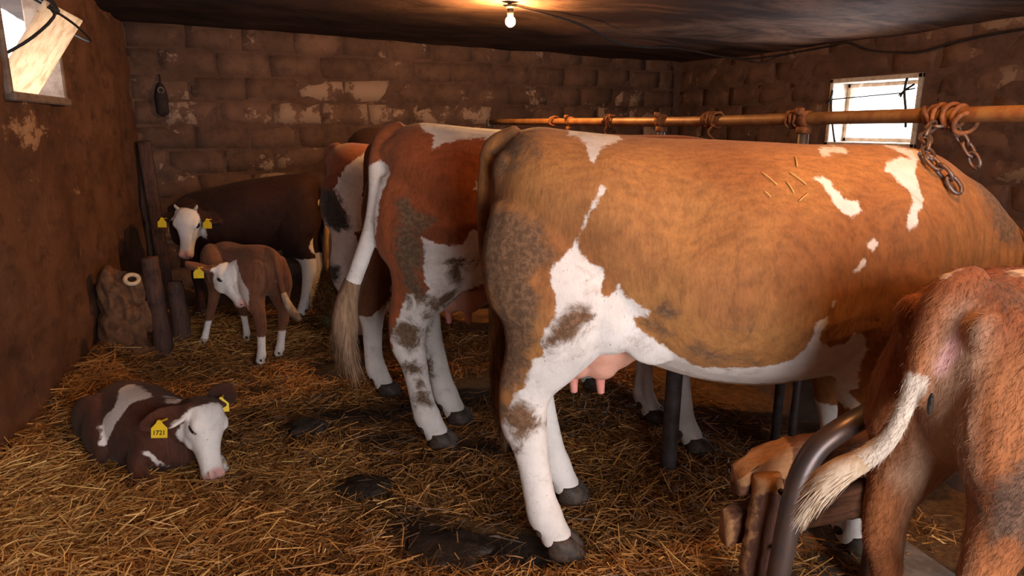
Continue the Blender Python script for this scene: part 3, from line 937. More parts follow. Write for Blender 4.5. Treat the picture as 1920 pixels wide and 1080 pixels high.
TAIL2_WHITE = [('ball', (-0.075 + dx, -0.125 + dy, z), r + 0.025) for dx, dy, z, r in ((0.01, 0.0, 1.19, 0.05), (0.0, 0.0, 1.13, 0.05), (-0.012, -0.01, 1.06, 0.05), (-0.03, -0.02, 1.0, 0.05), (-0.055, -0.022, 0.93, 0.05), (-0.085, -0.025, 0.86, 0.05), (-0.115, -0.025, 0.80, 0.05), (-0.135, -0.025, 0.74, 0.05))]
EXTRA = {
    'main': {'white': [('below', 0.46, (-0.2, 0.6, 0.0, 0.4)), ('below', 0.36, (-0.2, 0.6, -0.4, 0.4)), ('below', 0.42, (0.95, 1.5, -0.4, 0.4))]},
    'second': {'white': TAIL2_WHITE + [('below', 0.46, (-0.2, 0.6, -0.4, 0.4)), ('below', 0.60, (0.0, 0.6, 0.05, 0.4)), ('below', 0.55, (0.95, 1.5, -0.4, 0.4))]},
    'third': {'white': [('below', 0.46, (-0.2, 0.6, -0.4, 0.4)), ('below', 0.45, (0.95, 1.5, -0.4, 0.4))]},
    'fourth': {'white': [('below', 0.55, (-0.2, 0.6, -0.4, 0.4)), ('below', 0.5, (0.95, 1.5, -0.4, 0.4))]},
    'right': {'white': [('ball', (-0.112, 0, 0.85), 0.045), ('ball', (-0.118, 0, 0.79), 0.05), ('ball', (-0.15, 0, 0.73), 0.05), ('ball', (-0.19, -0.01, 0.685), 0.05), ('ball', (-0.235, -0.015, 0.65), 0.05), ('ball', (-0.20, 0.07, 0.66), 0.05), ('ball', (-0.165, 0.05, 0.68), 0.05)]},
    'heifer': {'white': [('below', 0.47, (-0.2, 0.26, -0.4, 0.4)), ('ball', (0.0, 0.10, 0.56), 0.075), ('ball', (-0.09, 0, 0.86), 0.05), ('ball', (-0.09, 0, 0.78), 0.05), ('ball', (-0.09, 0, 0.7), 0.05), ('below', 0.46, (0.3, 0.55, -0.3, 0.3))]},
}


def cw(name, key):
    mk = MARKS.get(name, {})
    out = []
    for p in mk.get(key, []):
        if mk.get('axes'):
            A, B, D = mk['axes']
            out.append(((A, B), (D, -10.0, 0.0), p))
        else:
            out.append(('xz', ((0, -1, 0), -0.10), p))
    return out + EXTRA.get(name, {}).get(key, [])


NEAR = ((0, -1, 0), -0.06)

# --- setting -------------------------------------------------------------------
def fract(x, y, z, s, o=4):
    return mnoise.fractal(Vector((x * s, y * s, z * s)), 0.9, 2.0, o)


def sheet(name, p0, du, dv, nu, nv, amp, scale, mat, hole=None, parent=None, seed=0.0, normal=None):
    """displaced grid sheet from p0 along du, dv; hole = (u0, u1, v0, v1) in fractions"""
    p0, du, dv = Vector(p0), Vector(du), Vector(dv)
    nrm = Vector(normal) if normal else du.cross(dv).normalized()
    us = np.linspace(0, 1, nu + 1); vs_ = np.linspace(0, 1, nv + 1)
    if hole:
        for h in hole[:2]: us[np.argmin(abs(us - h))] = h
        for h in hole[2:]: vs_[np.argmin(abs(vs_ - h))] = h
    verts, faces = [], []
    for v in vs_:
        for u_ in us:
            p = p0 + du * u_ + dv * v
            q = p + Vector((seed, seed * 2, 0))
            a = amp * fract(q.x, q.y, q.z, scale)
            if hole and hole[0] - 1e-6 <= u_ <= hole[1] + 1e-6 and hole[2] - 1e-6 <= v <= hole[3] + 1e-6: a = 0
            verts.append(p + nrm * a)
    for j in range(nv):
        for i in range(nu):
            if hole and us[i] >= hole[0] - 1e-6 and us[i + 1] <= hole[1] + 1e-6 and vs_[j] >= hole[2] - 1e-6 and vs_[j + 1] <= hole[3] + 1e-6:
                continue
            a = j * (nu + 1) + i
            faces.append((a, a + 1, a + nu + 2, a + nu + 1))
    me = bpy.data.meshes.new(name)
    me.from_pydata([tuple(v) for v in verts], [], faces)
    me.shade_smooth()
    o = mesh_obj(name, me, mat, parent)
    if not parent: o['kind'] = 'structure'
    return o


# floor: trodden bedding with banks of straw along the left wall
DUNG = [(0.44, 2.60, 0.13, 0.10), (0.60, 2.10, 0.16, 0.10), (0.74, 2.06, 0.13, 0.10), (0.92, 1.98, 0.16, 0.11), (0.29, 3.27, 0.10, 0.07),
        (0.59, 4.05, 0.22, 0.16), (0.56, 3.40, 0.25, 0.10), (0.55, 2.25, 0.12, 0.08), (0.62, 3.0, 0.14, 0.06), (0.28, 2.85, 0.05, 0.04), (-0.12, 2.85, 0.16, 0.06), (0.95, 3.35, 0.25, 0.15), (0.45, 1.75, 0.14, 0.05), (1.25, 3.5, 0.4, 0.3), (0.1, 3.9, 0.12, 0.07), (1.0, 2.75, 0.18, 0.07)]


def dung_field(X, Y):
    d = np.full(X.shape, -1.0)
    for x, y, a, b in DUNG:
        # ellipses lie along the stall row
        c, s = math.cos(PSI), math.sin(PSI)
        du, dw = (X - x) * c - (Y - y) * s, (X - x) * s + (Y - y) * c
        d = np.maximum(d, 1 - np.hypot(du / a, dw / b))
    return d


def floor_z(X, Y):
    X = np.asarray(X, float); Y = np.asarray(Y, float)
    z = -0.022 + 0.010 * np.sin(X * 5.1 + Y * 2.3) * np.sin(Y * 4.3 - X * 1.7) + 0.008 * np.sin(X * 11 + 1) * np.cos(Y * 9.7 + X * 3)
    wl = -0.90 + 0.081 * (Y - 2.9)
    z = z + 0.13 * np.exp(-((X - wl) / 0.22) ** 2) * np.clip((Y - 2.4) / 0.6, 0, 1) + 0.05 * np.exp(-((X - wl) / 0.4) ** 2)
    z = z + 0.05 * np.exp(-(((X + 0.45) / 0.6) ** 2 + ((Y - 2.2) / 0.5) ** 2))
    z = z + 0.05 * np.exp(-(((X - 0.0) / 0.5) ** 2 + ((Y - 5.0) / 0.5) ** 2))
    z = z - 0.03 * np.exp(-(((X - 0.9) / 0.3) ** 2 + ((Y - 1.9) / 0.2) ** 2))
    return z


nx, ny = 150, 190
gx = np.linspace(-1.3, 5.4, nx); gy = np.linspace(-1.7, 7.6, ny)
GX, GY = np.meshgrid(gx, gy)
GZ = floor_z(GX, GY)
for j in range(ny):
    for i in range(nx):
        GZ[j, i] += 0.012 * mnoise.noise(Vector((GX[j, i] * 14, GY[j, i] * 14, 0)))
fv = np.stack([GX.ravel(), GY.ravel(), GZ.ravel()], 1)
idx = (np.arange(ny - 1)[:, None] * nx + np.arange(nx - 1)[None]).ravel()
ff = np.stack([idx, idx + 1, idx + nx + 1, idx + nx], 1)
me = bpy.data.meshes.new('floor')
me.from_pydata(fv.tolist(), [], ff.tolist())
me.shade_smooth()
set_attr(me, 'dung', dung_field(fv[:, 0], fv[:, 1]))
tag(mesh_obj('floor', me, M['floor']), kind='structure')

# ceiling
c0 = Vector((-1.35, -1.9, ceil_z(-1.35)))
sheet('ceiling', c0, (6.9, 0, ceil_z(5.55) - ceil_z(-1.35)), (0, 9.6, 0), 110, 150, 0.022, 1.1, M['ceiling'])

# left wall (plaster) with its window opening; runs from behind the camera to the back corner
YL0, YL1 = -1.8, 6.75
pl0 = Vector((wall_left_x(YL0), YL0, -0.1)); pl1 = Vector((wall_left_x(YL1), YL1, -0.1))
ZT = 2.45
LW = {'y0': 3.84, 'y1': 4.66, 'z0': 1.58, 'z1': 2.13}
hole = ((LW['y0'] - YL0) / (YL1 - YL0), (LW['y1'] - YL0) / (YL1 - YL0), (LW['z0'] + 0.1) / ZT, (LW['z1'] + 0.1) / ZT)
sheet('wall_left', pl0, pl1 - pl0, (0, 0, ZT), 160, 60, 0.03, 2.2, M['wall_left'], hole)

# right wall and back wall: blocks standing proud of the sooty mortar
BL, BR = Vector((-0.60, 6.62, 0)), Vector((5.19, 7.17, 0))


def block_mesh(i, mat, L, Hh, D):
    r = random.Random(100 + i)
    bm = bmesh.new()
    nx_, nz_ = 4, 2
    g = {}
    for a in range(nx_ + 1):
        for b in range(nz_ + 1):
            edge = a in (0, nx_) or b in (0, nz_)
            x = (a / nx_ - 0.5) * L + r.uniform(-1, 1) * 0.009; z = (b / nz_ - 0.5) * Hh + r.uniform(-1, 1) * 0.008
            g[a, b] = bm.verts.new((x, -D + (0.010 if edge else 0) + r.uniform(-1, 1) * 0.006, z))
    for a in range(nx_):
        for b in range(nz_):
            bm.faces.new((g[a, b], g[a + 1, b], g[a + 1, b + 1], g[a, b + 1]))
    rim = [(a, 0) for a in range(nx_)] + [(nx_, b) for b in range(nz_)] + [(a, nz_) for a in range(nx_, 0, -1)] + [(0, b) for b in range(nz_, 0, -1)]
    back = [bm.verts.new((g[q].co.x * 1.01, 0.02, g[q].co.z * 1.01)) for q in rim]
    n = len(rim)
    for q in range(n):
        bm.faces.new((g[rim[q]], g[rim[(q + 1) % n]], back[(q + 1) % n], back[q]))
    me_ = bpy.data.meshes.new('block')
    bmesh.ops.recalc_face_normals(bm, faces=bm.faces)
    bm.to_mesh(me_); bm.free()
    me_.shade_smooth()
    me_.materials.append(mat)
    return me_


BLK_L, BLK_H = 0.44, 0.205


def block_wall(name, p0, p1, mat, proud, ztop, skip=None):
    d = (p1 - p0); Lw = d.length; d.normalize()
    nrm = Vector((-d.y, d.x, 0))
    w_ = sheet(name, p0 + Vector((0, 0, -0.1)) - d * 0.1, d * (Lw + 0.2), (0, 0, 2.5), int(Lw / 0.07), 36, 0.010, 4, M['mortar'], normal=-nrm,
               hole=None if skip is None else ((skip[0] + 0.1) / (Lw + 0.2), (skip[1] + 0.1) / (Lw + 0.2), (skip[2] + 0.1) / 2.5, (skip[3] + 0.1) / 2.5))
    w_.location = (0, 0, 0)
    vs_b = [block_mesh(i, mat, BLK_L - 0.022, BLK_H - 0.022, proud) for i in range(6)]
    half = [block_mesh(20 + i, mat, BLK_L / 2 - 0.022, BLK_H - 0.022, proud) for i in range(3)]
    rows = int(math.ceil(ztop / BLK_H))
    r = random.Random(5)
    ang = math.atan2(d.y, d.x)
    for row in range(rows):
        z = (row + 0.5) * BLK_H
        s = (0.0 if row % 2 == 0 else -BLK_L / 2)
        while s < Lw:
            e0, e1 = s, s + BLK_L
            mesh_, c = r.choice(vs_b), (e0 + e1) / 2
            bad = skip and e1 > skip[0] + 0.01 and e0 < skip[1] - 0.01 and z + BLK_H / 2 > skip[2] + 0.02 and z - BLK_H / 2 < skip[3] - 0.02
            if bad:
                # keep a half block if one side is free
                if skip[0] - e0 > BLK_L * 0.45: mesh_, c = r.choice(half), e0 + BLK_L / 4; bad = False
                elif e1 - skip[1] > BLK_L * 0.45: mesh_, c = r.choice(half), e1 - BLK_L / 4; bad = False
            if e0 < -0.01 or e1 > Lw + 0.01:
                if e0 < -0.01: mesh_, c = r.choice(half), e1 - BLK_L / 4
                else:
                    if Lw - e0 < BLK_L * 0.5: bad = True
                    mesh_, c = r.choice(half), e0 + BLK_L / 4
            if not bad:
                o = bpy.data.objects.new('block', mesh_)
                COL.objects.link(o)
                o.parent = w_
                p = p0 + d * c
                o.location = (p.x, p.y, z + r.uniform(-1, 1) * 0.004)
                o.rotation_euler = (r.uniform(-1, 1) * 0.012, r.uniform(-1, 1) * 0.012, ang + r.uniform(-1, 1) * 0.015)
            s += BLK_L
    return w_


wb = block_wall('wall_back', BL, BR, M['block'], 0.012, 2.3)
# right wall, seen from the room: starts at the back corner and comes forward
RW = {'y0': 4.03, 'y1': 4.86, 'z0': 1.29, 'z1': 1.80}
YR = 7.17
wr = block_wall('wall_right', Vector((5.19, YR, 0)), Vector((5.19, -1.7, 0)), M['wall_right'], 0.009, 2.2,
                skip=(YR - RW['y1'], YR - RW['y0'], RW['z0'], RW['z1']))
# front wall behind the camera with the open stable door
bm = bmesh.new()
for x0, x1, z0, z1 in ((-1.35, -0.15, -0.1, 2.4), (2.05, 5.4, -0.1, 2.4), (-0.15, 2.05, 2.2, 2.4)):
    box(bm, ((x0 + x1) / 2, -1.72, (z0 + z1) / 2), (x1 - x0, 0.2, z1 - z0))
tag(bm_obj('wall_front', bm, M['wall_left'], smooth=False), kind='structure')


def frame_box(bm, a, b, thick, depth, nrm):
    a, b = Vector(a), Vector(b)
    d = (b - a); L_ = d.length; d.normalize()
    n_ = Vector(nrm).normalized(); s_ = d.cross(n_).normalized()
    m = Matrix((d, n_, s_)).transposed()
    box(bm, (a + b) / 2, (L_, depth, thick), m, 0.004)


def wire(name, pts, r, mat, parent=None, n=8, sub=4):
    bm = bmesh.new()
    tube(bm, [(*p, r) for p in pts], side=(0.3, 0.5, 0.8), n=n, sub=sub, cap=0.3)
    return bm_obj(name, bm, mat, parent)


# window in the right wall: deep limewashed reveal, open to the overcast sky
w2 = empty('window_2', (5.19, (RW['y0'] + RW['y1']) / 2, RW['z0']))
w2['kind'] = 'structure'
O2 = w2.location.copy()


def rel(p, o): return tuple(Vector(p) - o)


bm = bmesh.new()
X0, X1 = 5.17, 5.45
y0, y1, z0, z1 = RW['y0'], RW['y1'], RW['z0'], RW['z1']
for c, s in (((X0 + X1) / 2, y0 - 0.02, (z0 + z1) / 2), (0, 0)), (((X0 + X1) / 2, y1 + 0.02, (z0 + z1) / 2), (0, 0)):
    box(bm, rel(c, O2), (X1 - X0, 0.04, z1 - z0 + 0.08), None, 0.006)
box(bm, rel(((X0 + X1) / 2, (y0 + y1) / 2, z0 - 0.02), O2), (X1 - X0, y1 - y0 + 0.08, 0.04), None, 0.006)
box(bm, rel(((X0 + X1) / 2, (y0 + y1) / 2, z1 + 0.02), O2), (X1 - X0, y1 - y0 + 0.08, 0.04), None, 0.006)
bm_obj('reveal', bm, M['limewash'], w2, smooth=False)
bm = bmesh.new()
xf = 5.36
for a, b in (((xf, y0 + 0.02, z0), (xf, y0 + 0.02, z1)), ((xf, y1 - 0.02, z0), (xf, y1 - 0.02, z1)), ((xf, y0, z0 + 0.02), (xf, y1, z0 + 0.02)), ((xf, y0, z1 - 0.02), (xf, y1, z1 - 0.02))):
    frame_box(bm, rel(a, O2), rel(b, O2), 0.035, 0.03, (1, 0, 0))
bm_obj('window_frame', bm, M['limewash'], w2, smooth=False)
for nm, pts, r_ in (('twine', [(5.15, 4.86, 1.66), (5.15, 4.5, 1.675), (5.15, 4.12, 1.69)], 0.005),
                    ('latch_rod', [(5.15, 4.845, 1.74), (5.15, 4.84, 1.60), (5.15, 4.80, 1.42), (5.16, 4.77, 1.29)], 0.009),
                    ('latch_rod', [(5.14, 4.10, 1.80), (5.14, 4.11, 1.70), (5.15, 4.085, 1.55), (5.16, 4.075, 1.42)], 0.010),
                    ('twine_knot', [(5.14, 4.14, 1.66), (5.13, 4.11, 1.70), (5.14, 4.06, 1.735), (5.14, 4.03, 1.75)], 0.009),
                    ('twine_knot', [(5.14, 4.16, 1.67), (5.13, 4.10, 1.705), (5.14, 4.05, 1.715), (5.14, 4.02, 1.72)], 0.006),
                    ('twine_knot', [(5.15, 4.89, 1.63), (5.14, 4.85, 1.66), (5.14, 4.84, 1.70)], 0.010)):
    bm = bmesh.new()
    tube(bm, [(*rel(p, O2), r_) for p in pts], side=(1, 0, 0), n=8, sub=4)
    bm_obj(nm, bm, M['wire'], w2)

# window in the left wall
yc = (LW['y0'] + LW['y1']) / 2
w1 = empty('window_1', (wall_left_x(yc), yc, LW['z0']), -math.atan(0.081))
w1['kind'] = 'structure'
hw_ = (LW['y1'] - LW['y0']) / 2
hh_ = LW['z1'] - LW['z0']
bm = bmesh.new()
DW = 0.12
for c, s in (((-DW / 2, -hw_ - 0.02, hh_ / 2), (DW + 0.03, 0.04, hh_ + 0.08)), ((-DW / 2, hw_ + 0.02, hh_ / 2), (DW + 0.03, 0.04, hh_ + 0.08)),
             ((-DW / 2, 0, -0.02), (DW + 0.06, 2 * hw_ + 0.08, 0.04)), ((-DW / 2, 0, hh_ + 0.02), (DW + 0.03, 2 * hw_ + 0.08, 0.04))):
    box(bm, c, s, None, 0.008)
bm_obj('reveal', bm, M['reveal'], w1, smooth=False)
# clouded sheet hinged at the sill, its top leaning into the room on wires
bm = bmesh.new()
box(bm, (0, 0, 0.235), (0.010, 0.64, 0.47), None, 0.003)
sh = bm_obj('shutter_sheet', bm, M['sheet'], w1, smooth=False)
sh.location = (-0.09, -0.04, 0.01)
sh.rotation_euler = (0, R(34), 0)
for pts, r_ in (([(-0.02, -0.41, 0.50), (0.10, -0.36, 0.42), (0.20, -0.24, 0.355), (0.22, 0.0, 0.32), (0.20, 0.27, 0.29), (0.06, 0.41, 0.36)], 0.006),
                ([(0.03, -0.30, 0.62), (0.13, -0.28, 0.48), (0.19, -0.27, 0.37), (0.10, -0.35, 0.24), (-0.04, -0.40, 0.14)], 0.007),
                ([(0.10, -0.28, 0.53), (0.15, -0.275, 0.44), (0.19, -0.265, 0.36)], 0.018),
                ([(-0.03, -0.41, 0.53), (0.09, -0.36, 0.46), (0.18, -0.28, 0.38)], 0.010)):
    bm = bmesh.new()
    tube(bm, [(*p, r_) for p in pts], side=(1, 0, 0), n=8, sub=4)
    bm_obj('wire_tie', bm, M['wire'], w1)


# ------------------------------------------------------------------ lamps and cable
def lamp(loc, label, mat):
    t = empty('ceiling_lamp', loc)
    tag(t, label, 'lamp')
    zc = ceil_z(loc[0]) - loc[2]
    bm = bmesh.new()
    ellipsoid(bm, (0, 0, 0), (BULB_R, BULB_R, BULB_R * 1.05))
    b = bm_obj('bulb', bm, mat, t)
    bm = bmesh.new()
    bmesh.ops.create_cone(bm, cap_ends=True, segments=16, radius1=0.019, radius2=0.022, depth=0.05, matrix=Matrix.Translation((0, 0, 0.055)))
    bmesh.ops.create_cone(bm, cap_ends=True, segments=16, radius1=0.022, radius2=0.05, depth=0.02, matrix=Matrix.Translation((0, 0, 0.088)))
    bm_obj('socket', bm, M['wire'], t)
    bm = bmesh.new()
    tube(bm, [(0, 0, 0.09, 0.006), (0.003, 0, (0.09 + zc) / 2, 0.006), (0, 0, zc + 0.01, 0.006)], side=(1, 0, 0), n=8)
    bm_obj('flex', bm, M['wire'], t)
    return t


lamp((1.826, 4.38, 2.085), 'bare glowing bulb hanging from the sooty ceiling', M['bulb'])
lamp((1.75, 1.05, 2.09), 'second bare bulb on the ceiling nearer the stable door', M['bulb2'])

cz = lambda x: ceil_z(x) - 0.012
cab = wire('ceiling_cable', [(1.826, 4.42, cz(1.8) - 0.005), (2.5, 4.75, cz(2.5) - 0.03), (3.1, 5.2, cz(3.1) - 0.075), (3.6, 5.5, cz(3.6) - 0.06), (4.1, 5.75, cz(4.1) - 0.015), (4.7, 5.62, cz(4.7) - 0.09), (5.13, 5.55, 2.10),
                             (5.145, 4.95, 2.125), (5.145, 4.73, 2.135), (5.145, 4.5, 2.05), (5.145, 4.05, 1.995), (5.145, 3.7, 2.045), (5.145, 3.2, 2.075), (5.145, 2.2, 2.07)], 0.009, M['cable'])
tag(cab, 'sagging dusty cable along the ceiling and down to the right wall', 'cable')

# ------------------------------------------------------------------ rail, posts
PX, PZ = 2.256, 1.458
rl = empty('tether_rail', (PX, 3.0, 0))
tag(rl, 'long rusty horizontal rail above the cows with clamps and chain loops', 'rail')


def cyl_y(bm, y0, y1, r, x=0, z=0, n=20):
    tube(bm, [(x, y0, z, r), (x, (y0 + y1) / 2, z, r), (x, y1, z, r)], side=(1, 0, 0), n=n, sub=1, cap=0.0)


bm = bmesh.new()
tube(bm, [(0, -3.6, PZ + 0.01, 0.025), (0, -1.5, PZ + 0.008, 0.025), (0, 0, PZ - 0.006, 0.0245), (0, 1.5, PZ, 0.024), (0, 2.85, PZ + 0.005, 0.024)], side=(1, 0, 0), n=20, sub=3)
bm_obj('pipe', bm, M['rail'], rl)
bm = bmesh.new()
box(bm, (0, 2.88, PZ - 0.005), (0.06, 0.05, 0.07), None, 0.008)
bm_obj('end_bracket', bm, M['post_iron'], rl, smooth=False)
for yy, wd in ((2.25 - 3, 0.05), (3.272 - 3, 0.045), (4.35 - 3, 0.04)):
    bm = bmesh.new()
    cyl_y(bm, yy - wd / 2, yy + wd / 2, 0.034, 0, PZ)
    box(bm, (0.0, yy, PZ - 0.045), (0.05, wd, 0.03), None, 0.005)
    box(bm, (-0.03, yy, PZ + 0.03), (0.03, wd * 0.6, 0.03), None, 0.005)
    bm_obj('clamp', bm, M['rust'], rl)
    bm = bmesh.new()
    zb_ = -0.05 if yy < -0.5 else PZ - 0.16
    tube(bm, [(0.0, yy, PZ - 0.05, 0.021), (0, yy, (PZ + zb_) / 2, 0.021), (0, yy, zb_, 0.021)], side=(1, 0, 0), n=14, sub=1)
    bm_obj('support_post', bm, M['post_iron'], rl)


def coil(name, yy, turns, wd, parent, r=0.006, R_=0.031, seed=0):
    rr = random.Random(seed)
    n = int(turns * 14)
    pts = []
    for i in range(n + 1):
        a = 2 * math.pi * i / 14
        j = rr.uniform(0.9, 1.25)
        pts.append((math.cos(a) * R_ * j, yy + (i / n - 0.5) * wd + rr.uniform(-1, 1) * 0.006, PZ + math.sin(a) * R_ * j, r))
    bm = bmesh.new()
    tube(bm, pts, side=(0, 1, 0), n=6, sub=2)
    return bm_obj(name, bm, M['rust'], parent)


for i, (yy, tn, wd) in enumerate(((2.844 - 3, 7, 0.10), (3.82 - 3, 5, 0.09), (4.6 - 3, 4, 0.06), (2.30 - 3, 3, 0.07))):
    coil('wire_coil', yy, tn, wd, rl, seed=i)
for i, yy in enumerate((2.80 - 3, 3.80 - 3)):
    wire('wire_end', [(-0.02, yy, PZ - 0.02), (-0.03, yy + 0.03, PZ - 0.06), (-0.02, yy - 0.02, PZ - 0.10)], 0.005, M['rust'], rl)
bm = bmesh.new()


def torus(bm, c, ax, R1, r1, n=20, m=8, sx=1.0):
    ax = Vector(ax).normalized(); a = ax.orthogonal().normalized(); b = ax.cross(a)
    vr = []
    for i in range(n):
        t_ = 2 * math.pi * i / n
        d_ = a * math.cos(t_) * sx + b * math.sin(t_)
        cc = Vector(c) + d_ * R1
        dn = (a * math.cos(t_) + b * math.sin(t_))
        vr.append([bm.verts.new(cc + dn * math.cos(2 * math.pi * j / m) * r1 + ax * math.sin(2 * math.pi * j / m) * r1) for j in range(m)])
    for i in range(n):
        for j in range(m):
            bm.faces.new((vr[i][j], vr[(i + 1) % n][j], vr[(i + 1) % n][(j + 1) % m], vr[i][(j + 1) % m]))


def link_bm(c, d, roll, L_, r_, wd):
    """oval chain link along d"""
    bm_ = bmesh.new()
    d = Vector(d).normalized(); o_ = d.orthogonal().normalized()
    o_ = Matrix.Rotation(roll, 3, d) @ o_
    pts = []
    for i in range(17):
        a = 2 * math.pi * i / 16
        ca, sa = math.cos(a), math.sin(a)
        p = Vector(c) + d * (math.copysign(abs(ca) ** 0.8, ca) * L_ / 2) + o_ * (sa * wd / 2)
        pts.append((*p, r_))
    tube(bm_, pts, side=tuple(d.cross(o_)), n=8, sub=1, cap=0.0)
    return bm_


def chain(root, pts, L_, r_, wd, mat, name='link'):
    P = catmull(pts, 30)
    seg = np.linalg.norm(np.diff(P, axis=0), axis=1)
    cum = np.r_[0, np.cumsum(seg)]
    step = L_ * 0.74
    n = int(cum[-1] / step)
    for i in range(n):
        s = (i + 0.5) * step
        c = np.array([np.interp(s, cum, P[:, k_]) for k_ in range(3)])
        c2 = np.array([np.interp(min(s + step * 0.5, cum[-1]), cum, P[:, k_]) for k_ in range(3)])
        c1 = np.array([np.interp(max(s - step * 0.5, 0), cum, P[:, k_]) for k_ in range(3)])
        bm_obj(name, link_bm(c, c2 - c1, (i % 2) * math.pi / 2 + 0.5, L_, r_, wd), mat, root)


# heavy chain wound round the rail and down to the front cow's neck
ORG = Vector((PX, 1.635, 0))
hc = empty('neck_chain', ORG)
tag(hc, 'rusty tether chain wound round the rail and hanging on the front cow neck', 'chain')
for i in range(5):
    bm = bmesh.new()
    torus(bm, (0, -0.045 + i * 0.022, PZ + 0.003), (0.35 * math.sin(i * 2.1), 1, 0.22 * math.cos(i * 1.7)), 0.034 + 0.005 * (i % 2), 0.0085)
    bm_obj('loop', bm, M['rust'], hc)
for i, (yy, ax) in enumerate(((-0.075, (0.5, 1, 0.5)), (0.055, (0.4, -0.8, 0.5)))):
    bm = bmesh.new()
    torus(bm, (-0.01, yy, PZ - 0.02 + 0.02 * i), ax, 0.036, 0.008)
    bm_obj('ring', bm, M['rust'], hc)

# ------------------------------------------------------------------ cows
TAIL_MAIN = {'pts': [(0.02, 0.0, 1.385, 0.045), (-0.055, 0.005, 1.36, 0.04), (-0.080, 0.03, 1.28, 0.033), (-0.092, 0.05, 1.12, 0.028), (-0.085, 0.07, 0.95, 0.024), (-0.06, 0.08, 0.80, 0.020)],
             'switch': [(-0.063, 0.078, 0.82, 0.020), (-0.05, 0.085, 0.70, 0.032), (-0.045, 0.09, 0.58, 0.036), (-0.04, 0.09, 0.46, 0.026), (-0.035, 0.09, 0.38, 0.008)]}
main_root = make_cow('cow', 'large orange fawn cow in front with white patches and muddy hind leg', M['coat_main'], 0.0, 2.30,
         feet={('h', 1): (0.06, 0.0), ('h', -1): (0.0, 0.0), ('f', -1): (-0.02, 0.0), ('f', 1): (0.09, 0)},
         white=cw('main', 'white'), dirt=cw('main', 'dirt'), pink=cw('main', 'pink'), tail=TAIL_MAIN, voxel=0.0095, tail_mat='hair_tail_dirty',
         extra_bumps=[((0.05, -0.1, 1.41), (0.05, 0.1, 0.04), 0.012)] + [((1.50 + 0.032 * i, -0.12, 1.06 - 0.03 * i), (0.008, 0.10, 0.11), -0.010) for i in range(7)])
main_body = [c for c in main_root.children if c.name.startswith('body')][0].data
mbv = BVHTree.FromPolygons([v.co for v in main_body.vertices], [p.vertices[:] for p in main_body.polygons])


def on_flank(x, z, off=0.0):
    """point of the near flank of the front cow, lifted off the skin"""
    h = mbv.ray_cast(Vector((x, -1.2, z)), Vector((0, 1, 0)))
    return (h[0] + h[1] * off, h[1]) if h[0] is not None else (Vector((x, 0, z)), Vector((0, -1, 0)))


hc.rotation_euler = (0, 0, -PSI)
c_, s_ = math.cos(PSI), math.sin(PSI)
hu0, hw0 = ORG.x * c_ - ORG.y * s_, ORG.x * s_ + ORG.y * c_
for c in hc.children:
    c.rotation_euler = (0, 0, PSI)
cp = [(1.445, hw0 - 2.3, PZ - 0.02), (1.36, 0.03, 1.415)]
cp += [tuple(on_flank(x, z, 0.019)[0]) for x, z in ((1.295, 1.325), (1.315, 1.29), (1.345, 1.25), (1.375, 1.20))]
chain(hc, [(x - hu0, y + 2.3 - hw0, z) for x, y, z in cp], 0.062, 0.0062, 0.036, M['steel'])
chain(hc, [(0.0, -0.03, PZ - 0.02), (0.05, -0.06, PZ - 0.10), (0.075, -0.09, PZ - 0.17)], 0.055, 0.006, 0.034, M['steel'])
chain(hc, [(p_[0] - hu0, p_[1] + 2.3 - hw0, p_[2]) for p_ in (tuple(on_flank(1.665, z, 0.019)[0]) for z in (1.09, 1.03, 0.96, 0.90, 0.84))], 0.055, 0.006, 0.034, M['steel'])
# a few straws lying on the cow's flank
for xa, za, xb, zb_, lab in ((0.738, 1.294, 0.775, 1.26, 'long pale straw stalk sloping right, upper left of the straws on front cow'),
                             (0.822, 1.294, 0.863, 1.26, 'longest pale straw stalk, right of centre among the straws on the front cow'),
                             (0.806, 1.268, 0.821, 1.238, 'short steep straw stalk in the middle of the straws on the front cow'),
                             (0.735, 1.242, 0.751, 1.227, 'shortest straw stalk, lower left of the straws on the front cow'),
                             (0.832, 1.215, 0.863, 1.236, 'lowest straw stalk, rising to the right, on the flank of the front cow'),
                             (0.851, 1.309, 0.861, 1.335, 'topmost nearly upright straw stalk on the flank of the front cow')):
    (pa, na), (pb, nb2) = on_flank(xa, za, 0.004), on_flank(xb, zb_, 0.004)
    bm = bmesh.new()
    tube(bm, [(*pa, 0.0018), (*((pa + pb) / 2 + na * 0.002), 0.0018), (*pb, 0.0015)], side=(0, 1, 0), n=6, sub=2)
    o = bm_obj('straw_stalk', bm, M['straw'])
    set_attr(o.data, 'tint', np.full(len(o.data.vertices), 0.9))
    o.location = main_root.location; o.rotation_euler = main_root.rotation_euler
    tag(o, lab, 'straw', 'straw stalks stuck on the front cow')
TAIL_2 = {'pts': [(0.02, 0.0, 1.385, 0.048), (-0.05, -0.02, 1.36, 0.044), (-0.08, -0.07, 1.27, 0.040), (-0.078, -0.12, 1.15, 0.038), (-0.10, -0.14, 1.0, 0.038), (-0.15, -0.15, 0.86, 0.037), (-0.20, -0.15, 0.74, 0.036)],
          'switch': [(-0.195, -0.15, 0.755, 0.037), (-0.225, -0.15, 0.67, 0.048), (-0.24, -0.15, 0.57, 0.060), (-0.24, -0.15, 0.48, 0.050), (-0.225, -0.14, 0.40, 0.018)]}
make_cow('cow', 'red and white cow standing second in the row, white rump and pale hanging tail', M['coat_second'], -0.50, 3.12, 1.015,
         feet={('h', 1): (0.06, -0.09), ('h', -1): (0.0, 0.0), ('f', -1): (0.10, -0.06), ('f', 1): (-0.02, -0.06)},
         white=cw('second', 'white'), dirt=cw('second', 'dirt'), pink=cw('second', 'pink'), tail=TAIL_2, tail_mat='hair_tail_brown')
